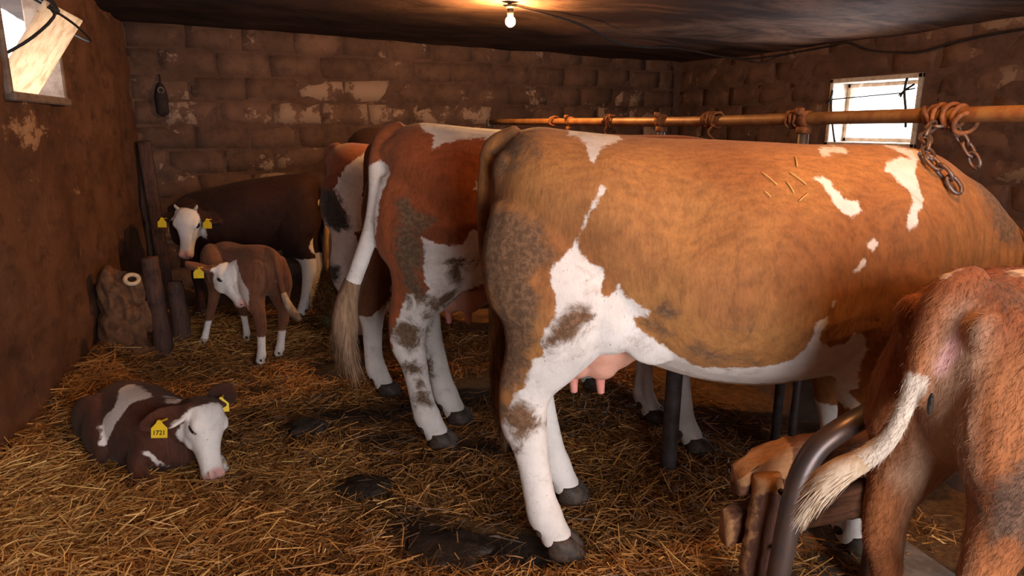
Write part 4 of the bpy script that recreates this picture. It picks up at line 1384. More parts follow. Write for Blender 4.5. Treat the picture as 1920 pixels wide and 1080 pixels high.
make_cow('cow', 'brown cow third in the row, white edged hind leg showing behind the tail', M['coat_third'], -0.71, 3.80, 0.955, slim=0.86,
         feet={('h', -1): (-0.14, -0.10)}, white=cw('third', 'white'), dirt=cw('third', 'dirt'), voxel=0.013,
         tail={'pts': [(0.02, 0.0, 1.385, 0.045), (-0.05, 0.02, 1.35, 0.04), (-0.085, 0.06, 1.2, 0.03), (-0.09, 0.09, 1.0, 0.026), (-0.08, 0.1, 0.8, 0.02)],
               'switch': [(-0.08, 0.1, 0.8, 0.025), (-0.08, 0.1, 0.65, 0.04), (-0.08, 0.1, 0.5, 0.01)]})
make_cow('cow', 'dark red cow with creamy white stripe on its grimy hindquarter beyond the third cow', M['coat_fourth'], -1.16, 4.66, 0.93,
         white=cw('fourth', 'white'), dirt=cw('fourth', 'dirt'), voxel=0.013,
         tail={'pts': [(0.02, 0.0, 1.385, 0.045), (-0.05, 0.02, 1.35, 0.04), (-0.085, 0.06, 1.2, 0.03), (-0.09, 0.09, 1.0, 0.026), (-0.08, 0.1, 0.8, 0.02)],
               'switch': [(-0.08, 0.1, 0.8, 0.025), (-0.08, 0.1, 0.65, 0.04), (-0.08, 0.1, 0.5, 0.01)]})
make_cow('cow', 'very dark cow farthest in the row, only its back showing', M['coat_fifth'], -1.19, 5.46, 1.0, voxel=0.015, white=cw('fifth', 'white'))


# ------------------------------------------------------------------ young animals
def make_young(name, label, cat, mat, loc, rz, secs, legs, neck, Hm, L, hooves, extra=(), tail=None, switch=None, voxel=0.008, bump=(), white=(), dirt=(), pink=(), pale=(), ears=None, ear_len=0.62, closed=False, tags=(), smooth=6, tail_mat='hair_tail', ear_w=0.17, hoof_size=0.62):
    root = empty(name, loc, rz)
    tag(root, label, cat)
    bm = bmesh.new()
    torso(bm, secs)
    for l in legs: tube(bm, l, n=16)
    if neck: tube(bm, neck, n=18)
    for e in extra: ellipsoid(bm, *e)
    if Hm is not None: add_head(bm, Hm, True, ears, ear_len, ear_w)
    if tail: tube(bm, tail, n=10, sub=5)
    me, co = remesh(bm, voxel, smooth)
    if bump: co = bumps(me, co, bump)
    me.shade_smooth()
    pk = list(pink)
    if Hm is not None:
        pk.append(('ball', tuple(Hm @ Vector((1.02, 0, -0.06))), 0.17 * L))
    coat(me, co, white, dirt, pk, pale)
    body = mesh_obj('body', me, mat, root)
    for h in hooves: hoof(root, *h)
    if Hm is not None:
        add_head_parts(root, Hm, L, closed)
        for (side, face, size, text, at) in tags:
            ear_tag(root, Hm, L, side, ears[0 if side == 1 else 1], ear_len, size, text, face, at)
    if switch:
        bm = bmesh.new()
        tube(bm, switch, n=10, sub=5, cap=1.5)
        sw = bm_obj('tail_switch', bm, M[tail_mat], root)
        switch_hair(sw, switch, 700, M[tail_mat], length=0.065)
    return root, me, co


def loc_vec(v, rz):
    """stall-frame direction (u, w, z) -> local direction of an object turned rz from the stall row"""
    return Matrix.Rotation(-rz, 3, 'Z') @ Vector(v)


def loc_pt(p, base, rz):
    return Matrix.Rotation(-rz, 3, 'Z') @ (Vector(p) - Vector((base[0], base[1], 0)))


# young red heifer at the right, seen from behind
RZ = R(21)
CB = (1.00, 1.50)
secs = [(-0.06, 1.03, 0.80, 0.09, 0.6, 2.2, 2.2), (0.0, 1.085, 0.70, 0.16, 0.62, 2.0, 2.2), (0.08, 1.105, 0.62, 0.19, 0.62, 1.9, 2.2), (0.2, 1.11, 0.56, 0.205, 0.6, 1.9, 2.2), (0.4, 1.095, 0.50, 0.215, 0.52, 2.0, 2.2), (0.6, 1.085, 0.48, 0.22, 0.48, 2.0, 2.2), (0.78, 1.085, 0.51, 0.19, 0.5, 1.9, 2.1), (0.92, 1.06, 0.57, 0.15, 0.5, 1.9, 2.0), (1.02, 1.0, 0.64, 0.10, 0.5, 2, 2)]
hs = 0.785
legs = []
hv = []
for sd in (-1, 1):
    lp = [(x * 0.8, sd * y * 0.74, z * hs, ra * 0.80, rb * 0.82) for x, z, ra, rb, y in HIND]
    legs.append(lp); hv.append(((lp[-1][0] + 0.01, lp[-1][1], -0.0), 0.0, 0.75))
    lp = [(x * 0.74, sd * y * 0.72, z * hs, ra * 0.75, rb * 0.78) for x, z, ra, rb, y in FORE]
    legs.append(lp); hv.append(((lp[-1][0] + 0.01, lp[-1][1], -0.0), 0.0, 0.75))
Lr = 0.40
Hr = head_frame((1.30, -0.40, 0.98), (0.45, -0.60, -0.66), (0.4, -0.55, 0.75), Lr)
RT = {'pts': [(0.04, 0.0, 1.09, 0.040), (-0.04, 0.0, 1.075, 0.040), (-0.078, 0.005, 1.01, 0.036), (-0.088, 0.012, 0.90, 0.032), (-0.098, 0.018, 0.80, 0.029), (-0.118, 0.03, 0.73, 0.028), (-0.142, 0.045, 0.69, 0.027), (-0.172, 0.062, 0.66, 0.027)],
      'switch': [(-0.165, 0.058, 0.664, 0.027), (-0.20, 0.08, 0.635, 0.033), (-0.23, 0.10, 0.595, 0.036), (-0.25, 0.112, 0.555, 0.026), (-0.258, 0.118, 0.53, 0.008)]}
right_root, right_me, right_co = make_young(
    'heifer', 'ginger heifer in the right foreground seen from behind, pale tail swinging left', 'heifer', M['coat_right'], U(*CB), -PSI + RZ, secs, legs,
    [(0.85, 0, 0.88, 0.19, 0.13), (1.03, -0.08, 0.92, 0.16, 0.11), (1.17, -0.21, 0.95, 0.13, 0.095), (1.30, -0.40, 0.91, 0.11, 0.09)], Hr, Lr, hv,
    extra=[((0.26, s * 0.155, 0.70), (0.10, 0.06, 0.11)) for s in (1, -1)] + [((0.9, s * 0.13, 0.80), (0.11, 0.06, 0.17)) for s in (1, -1)] + [((-0.03, s * 0.085, 1.0), (0.045, 0.04, 0.05)) for s in (1, -1)] + [((0.22, s * 0.135, 1.03), (0.08, 0.05, 0.05)) for s in (1, -1)],
    tail=RT['pts'], switch=RT['switch'], voxel=0.0085,
    bump=[((-0.09, 0, 0.80), (0.05, 0.022, 0.12), -0.012)] + [((-0.06, s * 0.05, 0.88), (0.05, 0.02, 0.09), -0.010) for s in (1, -1)],
    white=cw('right', 'white'), dirt=cw('right', 'dirt'), pink=cw('right', 'pink'), pale=cw('right', 'pale'), ears=((-0.2, 1, 0), (-0.2, -1, 0)), tail_mat='hair_tail', hoof_size=0.75)
bm = bmesh.new()
ellipsoid(bm, (-0.090, -0.032, 0.83), (0.006, 0.007, 0.026))
vl = bm_obj('soiled_tuft', bm, M['dung'], right_root)

fur(right_root, right_me, 80000, 0.021, (-0.45, 0, -1), 0.22, M['coat_right'], width=0.0007)

# dark heifer at the back, broadside, looking at the camera
RZh = R(180 + 3)
HB = (-1.50, 5.22)
sc_ = 0.75
secs = [(x * 0.70, zt * 0.765 - 0.11 * max(0, x - 0.35) ** 1.5, zb * 0.76, hw * 0.74, zf, a_, b_) for x, zt, zb, hw, zf, a_, b_ in BODY]
legs, hv = [], []
for sd in (-1, 1):
    lp = [(x * 0.74, sd * y * 0.74, z * 0.76, ra * 0.70, rb * 0.74) for x, z, ra, rb, y in HIND]
    legs.append(lp); hv.append(((lp[-1][0] + 0.01, lp[-1][1], 0), 0, 0.75))
    lp = [(x * 0.74, sd * y * 0.74, z * 0.76, ra * 0.70, rb * 0.74) for x, z, ra, rb, y in FORE]
    legs.append(lp); hv.append(((lp[-1][0] + 0.01, lp[-1][1], 0), 0, 0.75))
Lh = 0.345
poll = loc_pt((-2.295, 4.93, 0.845), HB, RZh)
hn = loc_vec((-0.02, -0.42, -0.90), RZh); hu = loc_vec((0.02, -0.90, 0.42), RZh)
Hh = head_frame(poll, hn, hu, Lh)
nb = loc_pt((-2.28, 5.03, 0.78), HB, RZh)
hroot, _, _ = make_young('heifer', 'dark brown white-faced heifer at the back wall looking towards the camera', 'heifer', M['coat_heifer'], U(*HB), -PSI + RZh, secs, legs,
                         [(0.72, 0, 0.75, 0.20, 0.14), (0.82, nb.y * 0.3, 0.76, 0.17, 0.12), (0.88, nb.y * 0.7, 0.775, 0.14, 0.11), (nb.x, nb.y, nb.z, 0.115, 0.10)], Hh, Lh, hv,
                         tail=[(0.01, 0, 1.04, 0.034), (-0.04, 0.0, 1.02, 0.03), (-0.075, 0.0, 0.95, 0.024), (-0.09, 0.0, 0.80, 0.02), (-0.09, 0.0, 0.66, 0.018)],
                         switch=[(-0.09, 0.0, 0.68, 0.018), (-0.09, 0, 0.58, 0.03), (-0.085, 0, 0.48, 0.032), (-0.08, 0, 0.40, 0.008)],
                         voxel=0.010, white=cw('heifer', 'white') + [((tuple(Hh.to_3x3() @ Vector((1, 0, 0)) / Lh), tuple(Hh.to_3x3() @ Vector((0, 1, 0)) / Lh)), ((tuple(Hh.to_3x3() @ Vector((0, 0, 1)) / Lh)), (Hh.to_3x3() @ Vector((0, 0, 1)) / Lh).dot(Hh.translation) - 0.30 * Lh), [
                             (float((Hh.to_3x3() @ Vector((1, 0, 0)) / Lh).dot(Hh @ Vector((a_, b_, 0)))), float((Hh.to_3x3() @ Vector((0, 1, 0)) / Lh).dot(Hh @ Vector((a_, b_, 0))))) for a_, b_ in ((-0.02, -0.2), (0.02, 0.2), (0.25, 0.3), (0.6, 0.3), (1.2, 0.3), (1.2, -0.3), (0.6, -0.3), (0.25, -0.3))])],
                         ears=((0.35, 1, -0.22), (0.35, -1, -0.22)), ear_len=0.50, ear_w=0.16, tags=((1, loc_vec((0.0, -1, 0.1), RZh), 0.062, None, 0.62), (-1, loc_vec((0.0, -1, 0.1), RZh), 0.062, None, 0.62)))
for s in (1, -1):
    bm = bmesh.new()
    tube(bm, [(0.02, s * 0.17, 0.13, 0.04), (-0.02, s * 0.215, 0.17, 0.03), (-0.05, s * 0.225, 0.20, 0.015)], n=10, sub=3)
    bmesh.ops.transform(bm, matrix=Hh, verts=bm.verts)
    bm_obj('horn_bud', bm, M['horn'], hroot)

# small calf standing by the stake, head turned back
RZc = R(180 - 40)
KB = (-1.44, 4.05)
secs = [(-0.05, 0.67, 0.52, 0.05, 0.6, 2.2, 2.2), (0.0, 0.715, 0.46, 0.09, 0.6, 2.0, 2.2), (0.08, 0.735, 0.42, 0.11, 0.58, 1.9, 2.2), (0.2, 0.725, 0.39, 0.12, 0.5, 2, 2.2), (0.35, 0.71, 0.375, 0.125, 0.48, 2, 2.2), (0.48, 0.715, 0.385, 0.12, 0.5, 1.9, 2.1), (0.58, 0.70, 0.41, 0.10, 0.5, 1.9, 2), (0.65, 0.66, 0.45, 0.06, 0.5, 2, 2)]


def calf_leg(base, sd, kx, kz, kr, dx=0, dy=0, ky=0.5, z0=0.45):
    out = []
    for x, z, ra, rb, y in base:
        z_ = z * kz
        f = min(max((z0 - z_) / (z0 - 0.04), 0), 1)
        out.append((x * kx + dx * f, sd * y * ky + dy * f, z_, ra * kr, rb * kr))
    return out


lg = [calf_leg(HIND, 1, 0.5, 0.545, 0.54, -0.02, 0.0, 0.48), calf_leg(HIND, -1, 0.5, 0.545, 0.54, 0.02, 0.02, 0.48), calf_leg(FORE, 1, 0.46, 0.545, 0.50, 0.12, 0.07, 0.45), calf_leg(FORE, -1, 0.46, 0.545, 0.50, 0.0, -0.03, 0.45)]
hv = [((l[-1][0] + 0.008, l[-1][1], 0), 0, 0.52) for l in lg]
Lc = 0.285
pc = loc_pt((-1.775, 4.10, 0.60), KB, RZc)
cn = loc_vec((0.66, -0.30, -0.68), RZc); cu_ = loc_vec((0.62, -0.33, 0.70), RZc)
Hc = head_frame(pc, cn, cu_, Lc)


def face_mask(Hm, L, outline, depth=-0.42):
    X = Hm.to_3x3() @ Vector((1, 0, 0)) / L; Z = Hm.to_3x3() @ Vector((0, 0, 1)) / L; Y = Hm.to_3x3() @ Vector((0, 1, 0)) / L
    return ((tuple(X), tuple(Z)), (tuple(-Y), -10.0), [(float(X.dot(Hm @ Vector((a_, 0, b_)))), float(Z.dot(Hm @ Vector((a_, 0, b_))))) for a_, b_ in outline], (tuple(Hm @ Vector((0.56, 0, -0.02))), 0.57 * L))


FACE = ((0.04, 0.35), (1.3, 0.4), (1.3, -0.36), (0.60, -0.32), (0.40, -0.30), (0.27, -0.22), (0.20, -0.10), (0.16, 0.02), (0.08, 0.12))
ce = ((-0.35, 1.0, 0.15), (-0.55, -1.0, 0.1))
croot, _, _ = make_young('calf', 'small brown white-faced calf standing by the stake, head turned back', 'calf', M['coat_small_calf'], U(*KB), -PSI + RZc, secs, lg,
                         [(0.50, 0, 0.57, 0.13, 0.085), (0.60, pc.y * 0.25, 0.60, 0.10, 0.07), ((0.60 + pc.x) / 2 + 0.03, pc.y * 0.65, 0.60, 0.085, 0.068), (pc.x, pc.y, pc.z - 0.05, 0.075, 0.065)], Hc, Lc, hv,
                         extra=[((0.17, s * 0.085, 0.48), (0.07, 0.035, 0.07)) for s in (1, -1)] + [((0.53, s * 0.08, 0.54), (0.07, 0.035, 0.11)) for s in (1, -1)],
                         tail=[(0.02, 0, 0.71, 0.022), (-0.04, 0.0, 0.70, 0.02), (-0.07, 0.0, 0.63, 0.017), (-0.08, -0.01, 0.53, 0.015), (-0.09, -0.02, 0.45, 0.015)],
                         switch=[(-0.088, -0.02, 0.46, 0.017), (-0.11, -0.025, 0.41, 0.022), (-0.145, -0.03, 0.37, 0.02), (-0.175, -0.03, 0.355, 0.004)],
                         voxel=0.0065, white=cw('small', 'white') + [face_mask(Hc, Lc, FACE)] + [('below', 0.20, (-0.2, 0.8, -0.4, 0.4))], ears=ce, ear_len=0.60, ear_w=0.20,
                         tags=((-1, loc_vec((0.1, -1, 0.1), RZc), 0.058, None, 0.45), (1, loc_vec((0.2, -1, 0.2), RZc), 0.055, None, 0.45)))

# calf lying in the straw
RZl = R(-36)
LB = (-1.86, 3.02)
secs = [(-0.06, 0.20, 0.02, 0.08, 0.5, 2, 2.2), (0.0, 0.26, 0.0, 0.14, 0.45, 2, 2.2), (0.10, 0.305, -0.01, 0.175, 0.42, 1.9, 2.3), (0.22, 0.315, -0.015, 0.185, 0.40, 1.9, 2.4), (0.36, 0.315, -0.015, 0.18, 0.40, 1.9, 2.4), (0.48, 0.31, -0.01, 0.155, 0.42, 1.9, 2.2), (0.57, 0.285, 0.02, 0.115, 0.45, 2, 2), (0.62, 0.25, 0.06, 0.06, 0.5, 2, 2)]
lg = [[(0.10, -0.10, 0.17, 0.12, 0.06), (0.20, -0.17, 0.15, 0.09, 0.05), (0.30, -0.195, 0.09, 0.05, 0.035), (0.24, -0.225, 0.035, 0.028, 0.028), (0.12, -0.215, 0.022, 0.022, 0.024), (0.30, -0.255, 0.02, 0.022, 0.022)][:5] + [(0.02, -0.20, 0.02, 0.022, 0.022)],
      [(0.03, -0.19, 0.025, 0.024, 0.024), (0.14, -0.245, 0.022, 0.022, 0.022), (0.28, -0.255, 0.022, 0.022, 0.022), (0.36, -0.25, 0.022, 0.024, 0.024)],
      [(0.50, -0.09, 0.17, 0.08, 0.05), (0.50, -0.14, 0.10, 0.055, 0.04), (0.56, -0.165, 0.05, 0.032, 0.03), (0.62, -0.165, 0.035, 0.030, 0.03), (0.60, -0.20, 0.028, 0.022, 0.022), (0.50, -0.20, 0.022, 0.022, 0.022)],
      [(0.52, 0.09, 0.17, 0.08, 0.05), (0.56, 0.12, 0.09, 0.05, 0.04), (0.66, 0.11, 0.04, 0.03, 0.03), (0.74, 0.09, 0.025, 0.024, 0.024)]]
Ll = 0.315
pl = loc_pt((-1.295, 2.69, 0.305), LB, RZl)
Hl = head_frame(pl, loc_vec((0.36, -0.45, -0.80), RZl), loc_vec((0.80, -0.40, 0.45), RZl), Ll)
le = ((-0.75, 1.0, -0.45), (0.12, -1.0, -0.45))
lroot, _, _ = make_young('calf', 'maroon and white calf lying curled in the straw with its head down', 'calf', M['coat_lying'], U(*LB), -PSI + RZl, secs, lg,
                         [(0.50, 0, 0.20, 0.115, 0.09), (0.60, pl.y * 0.25, 0.235, 0.095, 0.08), ((0.62 + pl.x) / 2 - 0.02, pl.y * 0.7, 0.25, 0.085, 0.07), (*(Hl @ Vector((0.04, 0.03, -0.10))), 0.075, 0.065)], Hl, Ll,
                         [((0.365, -0.25, 0.0), 0.2, 0.42)],
                         extra=[((0.12, -0.135, 0.15), (0.15, 0.07, 0.13)), ((0.12, 0.135, 0.13), (0.15, 0.07, 0.12))],
                         tail=[(0.0, 0, 0.22, 0.022), (-0.07, 0, 0.19, 0.018), (-0.11, -0.03, 0.10, 0.015), (-0.13, -0.08, 0.05, 0.012)],
                         voxel=0.0065, white=cw('lying', 'white') + [face_mask(Hl, Ll, FACE)], ears=le, ear_len=0.62, ear_w=0.20, closed=True,
                         tags=((-1, loc_vec((0.05, -1, 0.25), RZl), 0.062, (('1721', 0.40, -0.30),), 0.5), (1, loc_vec((0.3, -1, 0.2), RZl), 0.058, None, 0.5)))


# ------------------------------------------------------------------ manger box and bent pipe, right foreground
def plank_obj(name, parent, L_, Hh, D, mat, nx_=28, nz_=6, chew=None, seed=0, along='x'):
    """worn plank: x 0..L, y 0..D, z 0..H in its own frame; chew(x, z) -> cut height"""
    rr = random.Random(seed)
    bm = bmesh.new()
    rings = []
    for i in range(nx_ + 1):
        x = L_ * i / nx_
        r = []
        prof = [(0, 0.012), (0, Hh * 0.3), (0, Hh * 0.65), (0, Hh - 0.012), (0.012, Hh), (D - 0.012, Hh), (D, Hh - 0.012), (D, Hh * 0.5), (D, 0.012), (D - 0.012, 0), (0.012, 0)]
        for (yy, zz) in prof:
            z = zz
            if chew: z = min(z, chew(x) * Hh + (0.0 if yy < D * 0.5 else 0.02))
            j = 0.004
            if along == 'x': r.append(Vector((x, yy + rr.uniform(-1, 1) * j, z + rr.uniform(-1, 1) * j)))
            else: r.append(Vector((z + rr.uniform(-1, 1) * j, yy + rr.uniform(-1, 1) * j, x)))
        rings.append(r)
    ring_loft(bm, rings, 0.03)
    o = bm_obj(name, bm, mat, parent)
    return o


MBX = empty('manger_box', U(0.66, 1.93, 0), -PSI)
tag(MBX, 'low wooden manger box with chewed planks behind the bent iron pipe', 'manger')
SL = math.atan2(0.10, 0.265)
rzs = SL * 0.85


def wear_lit_attr(o, fn):
    me_ = o.data
    co = np.empty(len(me_.vertices) * 3, np.float32); me_.vertices.foreach_get('co', co); co = co.reshape(-1, 3)
    set_attr(me_, 'wear_lit', np.array([fn(*c) for c in co]))


p = plank_obj('plank', MBX, 0.62, 0.145, 0.055, M['plank'], chew=lambda x: 0.42 + 0.58 * min(1, (x / 0.20)) ** 0.8, seed=1)
p.location = (0.0, -0.12, 0.385); p.rotation_euler = (0, 0, rzs)
p['label'] = 'top plank with a pale chewed end'
wear_lit_attr(p, lambda x, y, z: min(0.17 - x, z - 0.035) if x < 0.22 else -0.05)
p = plank_obj('plank', MBX, 0.62, 0.125, 0.05, M['plank'], chew=lambda x: 0.7 + 0.3 * min(1, x / 0.1), seed=2)
p.location = (-0.02, -0.11, 0.215); p.rotation_euler = (0, 0, rzs)
wear_lit_attr(p, lambda x, y, z: 0.015 - x)
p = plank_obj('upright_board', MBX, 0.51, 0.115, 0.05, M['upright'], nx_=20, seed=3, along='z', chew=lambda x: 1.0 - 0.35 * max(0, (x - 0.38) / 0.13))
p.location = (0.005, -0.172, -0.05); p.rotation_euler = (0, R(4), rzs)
wear_lit_attr(p, lambda x, y, z: max(0.004 - x, 0.0 - (0.47 - z)) if z > 0.05 else -0.05)  # pale left edge paints in the warm bulb light; pale top is wear
p = plank_obj('upright_board', MBX, 0.50, 0.10, 0.06, M['upright'], nx_=18, seed=4, along='z')
p.location = (0.44, -0.06, -0.05); p.rotation_euler = (0, R(3), rzs)
wear_lit_attr(p, lambda x, y, z: -0.05)
bm = bmesh.new()
box(bm, (0.42, 0.02, -0.018), (0.74, 0.62, 0.05), Matrix.Rotation(rzs, 3, 'Z'), 0.01)
sl = bm_obj('stall_slab', bm, M['concrete'], MBX, smooth=False)
sl['label'] = 'grey concrete slab inside the box'
for x, z in ((0.125, 0.46), (0.125, 0.28)):
    bm = bmesh.new()
    bmesh.ops.create_cone(bm, cap_ends=True, segments=10, radius1=0.009, radius2=0.007, depth=0.012, matrix=Matrix.Rotation(R(90), 4, 'X'))
    nb_ = bm_obj('nail_head', bm, M['wire'], MBX)
    nb_.location = (x - 0.03, -0.168, z - 0.03)

# bent pipe
BP = empty('bent_pipe', U(0.715, 1.688, 0), -PSI)
tag(BP, 'thick dark bent iron pipe rail in front of the wooden box', 'pipe')
bm = bmesh.new()
tube(bm, [(0.0, 0.0, -0.05, 0.031), (0.012, 0.0, 0.10, 0.031), (0.025, 0.0, 0.25, 0.031), (0.04, 0.005, 0.40, 0.031), (0.062, 0.015, 0.51, 0.031), (0.105, 0.03, 0.585, 0.031), (0.175, 0.045, 0.635, 0.031), (0.255, 0.085, 0.655, 0.031), (0.36, 0.145, 0.665, 0.031), (0.52, 0.235, 0.67, 0.031)],
     side=(0, 1, 0), n=22, sub=5, cap=0.0)
bm_obj('rail_tube', bm, M['iron'], BP)
bm = bmesh.new()
bmesh.ops.create_cone(bm, cap_ends=True, segments=18, radius1=0.055, radius2=0.055, depth=0.02, matrix=Matrix.Translation((0, 0, -0.01)))
bm_obj('foot_flange', bm, M['iron'], BP)

# stand-alone posts under the cows
for x, y, r_, top, lab in ((1.66, 2.24, 0.034, 1.0, 'thick dark iron post between the front cow and second cow'), (2.19, 2.095, 0.017, 0.9, 'thin dark iron rod beyond the front cow belly')):
    t = empty('iron_post', (x, y, -0.04))
    tag(t, lab, 'post')
    bm = bmesh.new()
    tube(bm, [(0, 0, 0, r_), (0.008, 0, top * 0.4, r_), (0.02, 0, top, r_)], side=(1, 0, 0), n=16, sub=2, cap=0.1)
    bm_obj('shaft', bm, M['post_iron'], t)
    bm = bmesh.new()
    bmesh.ops.create_cone(bm, cap_ends=True, segments=14, radius1=r_ * 1.5, radius2=r_ * 1.3, depth=0.02, matrix=Matrix.Translation((0, 0, 0.03)))
    bm_obj('foot', bm, M['post_iron'], t)
# manger kerb beyond the cows' heads
kb = sheet('manger_kerb', (3.25, -0.5, -0.05), (0, 6.6, 0), (0, 0, 0.60), 80, 10, 0.03, 3, M['manger'])
kb['kind'] = 'structure'
kb2 = sheet('manger_bank', (2.60, -0.5, -0.06), (0, 6.6, 0), (0.65, 0, 0.40), 80, 10, 0.04, 4, M['manger'])
kb2['kind'] = 'structure'
kb2.name = 'trim_2'; kb.name = 'trim_1'
hcn = empty('hanging_chain', (2.30, 2.62, 0))
tag(hcn, 'thin dark chain dangling beyond the belly of the front cow', 'chain')
chain(hcn, [(-0.02, 0, 0.95), (-0.03, 0.0, 0.72), (-0.06, 0.0, 0.5), (-0.12, 0.02, 0.34)], 0.035, 0.004, 0.02, M['post_iron'])

# ------------------------------------------------------------------ left corner clutter
t = empty('stake', (-0.415, 4.66, -0.02))
tag(t, 'rough wooden stake standing at the left wall beside the burlap sack', 'stake')
bm = bmesh.new()
rr = random.Random(3)
tube(bm, [(0.0, 0, 0, 0.058), (0.004, 0.0, 0.2, 0.056), (-0.004, 0, 0.4, 0.053), (-0.012, 0, 0.58, 0.052), (-0.014, 0, 0.675, 0.05)], side=(0, 1, 0), n=11, sub=3, cap=0.1)
for v in bm.verts: v.co += Vector((rr.uniform(-1, 1), rr.uniform(-1, 1), rr.uniform(-1, 1))) * 0.004
bm_obj('shaft', bm, M['stake'], t)
t = empty('stake', (-0.325, 4.92, -0.02))
tag(t, 'second lower dark stake between the burlap sack and the small calf', 'stake')
bm = bmesh.new()
tube(bm, [(0.0, 0, 0, 0.065), (0.01, 0.0, 0.2, 0.06), (0.0, 0, 0.38, 0.055), (0.005, 0, 0.46, 0.045)], side=(0, 1, 0), n=11, sub=3, cap=0.1)
for v in bm.verts: v.co += Vector((rr.uniform(-1, 1), rr.uniform(-1, 1), rr.uniform(-1, 1))) * 0.006
bm_obj('shaft', bm, M['stake'], t)
# dark tall post at the back wall
t = empty('wall_post', (-0.50, 6.50, -0.02))
tag(t, 'dark upright timber post leaning in the back left corner', 'post')
bm = bmesh.new()
box(bm, (-0.01, 0, 0.66), (0.10, 0.09, 1.34), Matrix.Rotation(R(-2), 3, 'Y'), 0.012, 2)
bm_obj('timber', bm, M['stake'], t)
# dark switch box on the back wall
t = empty('wall_fitting', (-0.375, 6.595, 1.64), math.atan2(0.55, 5.79))
tag(t, 'small dark oval fitting hanging on the block wall at the left', 'fitting')
bm = bmesh.new()
ellipsoid(bm, (0, 0, 0), (0.05, 0.04, 0.14))
box(bm, (0, 0.0, -0.03), (0.095, 0.07, 0.19), None, 0.03, 3)
bm_obj('case', bm, M['cable'], t)
bm = bmesh.new()
torus(bm, (0, -0.035, 0.075), (0, 1, 0.2), 0.022, 0.006)
bm_obj('ring', bm, M['steel'], t)
wire('hook', [(0, 0, 0.12), (0.005, 0.01, 0.17), (0, 0.02, 0.20)], 0.008, M['cable'], t)

# burlap sack slumped against the wall, with a cream roll on top
t = empty('burlap_sack', (-0.585, 4.70, 0))
t.scale = (0.80, 0.86, 1.12)
tag(t, 'crumpled brown burlap sack heaped against the left wall beside the stake', 'sack')
bm = bmesh.new()
for c, r_, a in (((-0.06, 0, 0.17), (0.15, 0.15, 0.17), 0), ((-0.05, 0.02, 0.36), (0.13, 0.14, 0.15), 20), ((0.02, -0.02, 0.28), (0.15, 0.10, 0.06), 35), ((0.07, -0.09, 0.20), (0.055, 0.05, 0.14), -12), ((0.11, -0.04, 0.24), (0.07, 0.06, 0.10), 30), ((-0.10, -0.05, 0.45), (0.06, 0.08, 0.10), 10), ((0.06, 0, 0.40), (0.09, 0.09, 0.09), 0), ((0.02, -0.10, 0.05), (0.16, 0.08, 0.07), 0)):
    ellipsoid(bm, c, r_, Matrix.Rotation(R(a), 3, 'Y'))
me, co = remesh(bm, 0.012, 3)
nr = normals(me)
dsp = np.array([0.030 * (1 - 2 * abs(mnoise.noise(Vector((c[0] * 9 + c[2] * 4, c[1] * 9, c[2] * 4 - c[0] * 3))))) - 0.01 + 0.006 * mnoise.noise(Vector(c) * 34) for c in co])
co = co + nr * dsp[:, None]
me.vertices.foreach_set('co', co.astype(np.float32).ravel()); me.update(); me.shade_smooth()
mesh_obj('cloth', me, M['burlap'], t)
t = empty('plastic_ring', (-0.525, 4.57, 0.545))
tag(t, 'small cream plastic tub rim lying on top of the burlap sack', 'tub')
bm = bmesh.new()
torus(bm, (0, 0, 0.0), (0.25, -0.6, 0.75), 0.034, 0.013, sx=1.15)
bm_obj('rim', bm, M['cream'], t)


# ------------------------------------------------------------------ straw
def strands(name, P, D, Ln, Wd, tint, mat, bend=0.15, parent=None, up=None):
    """ribbons with a bend: 6 verts, 4 tris each"""
    n = len(P)
    D = D / np.linalg.norm(D, axis=1)[:, None]
    rv = rng.normal(size=(n, 3))
    S = np.cross(D, rv); S /= np.linalg.norm(S, axis=1)[:, None]
    B = np.cross(S, D)
    bd = rng.normal(size=(n, 1)) * bend * Ln[:, None]
    a = P - D * Ln[:, None] / 2; c = P + D * Ln[:, None] / 2; b = P + B * bd
    W2 = Wd[:, None] / 2
    V = np.stack([a - S * W2, a + S * W2, b - S * W2, b + S * W2, c - S * W2 * 0.7, c + S * W2 * 0.7], 1)
    V = V.reshape(-1, 3)
    base = (np.arange(n) * 6)[:, None]
    F = np.concatenate([base + np.array([[0, 1, 3, 2]]), base + np.array([[2, 3, 5, 4]])], 0)
    me_ = bpy.data.meshes.new(name)
    me_.vertices.add(len(V)); me_.vertices.foreach_set('co', V.astype(np.float32).ravel())
    me_.loops.add(F.size); me_.loops.foreach_set('vertex_index', F.astype(np.int32).ravel())
    me_.polygons.add(len(F)); me_.polygons.foreach_set('loop_start', np.arange(0, F.size, 4, dtype=np.int32))
    me_.update(calc_edges=True)
    set_attr(me_, 'tint', np.repeat(tint, 6))
    return mesh_obj(name, me_, mat, parent)


def scatter(n, region):
    x0, x1, y0, y1 = region
    return rng.uniform(x0, x1, n), rng.uniform(y0, y1, n)


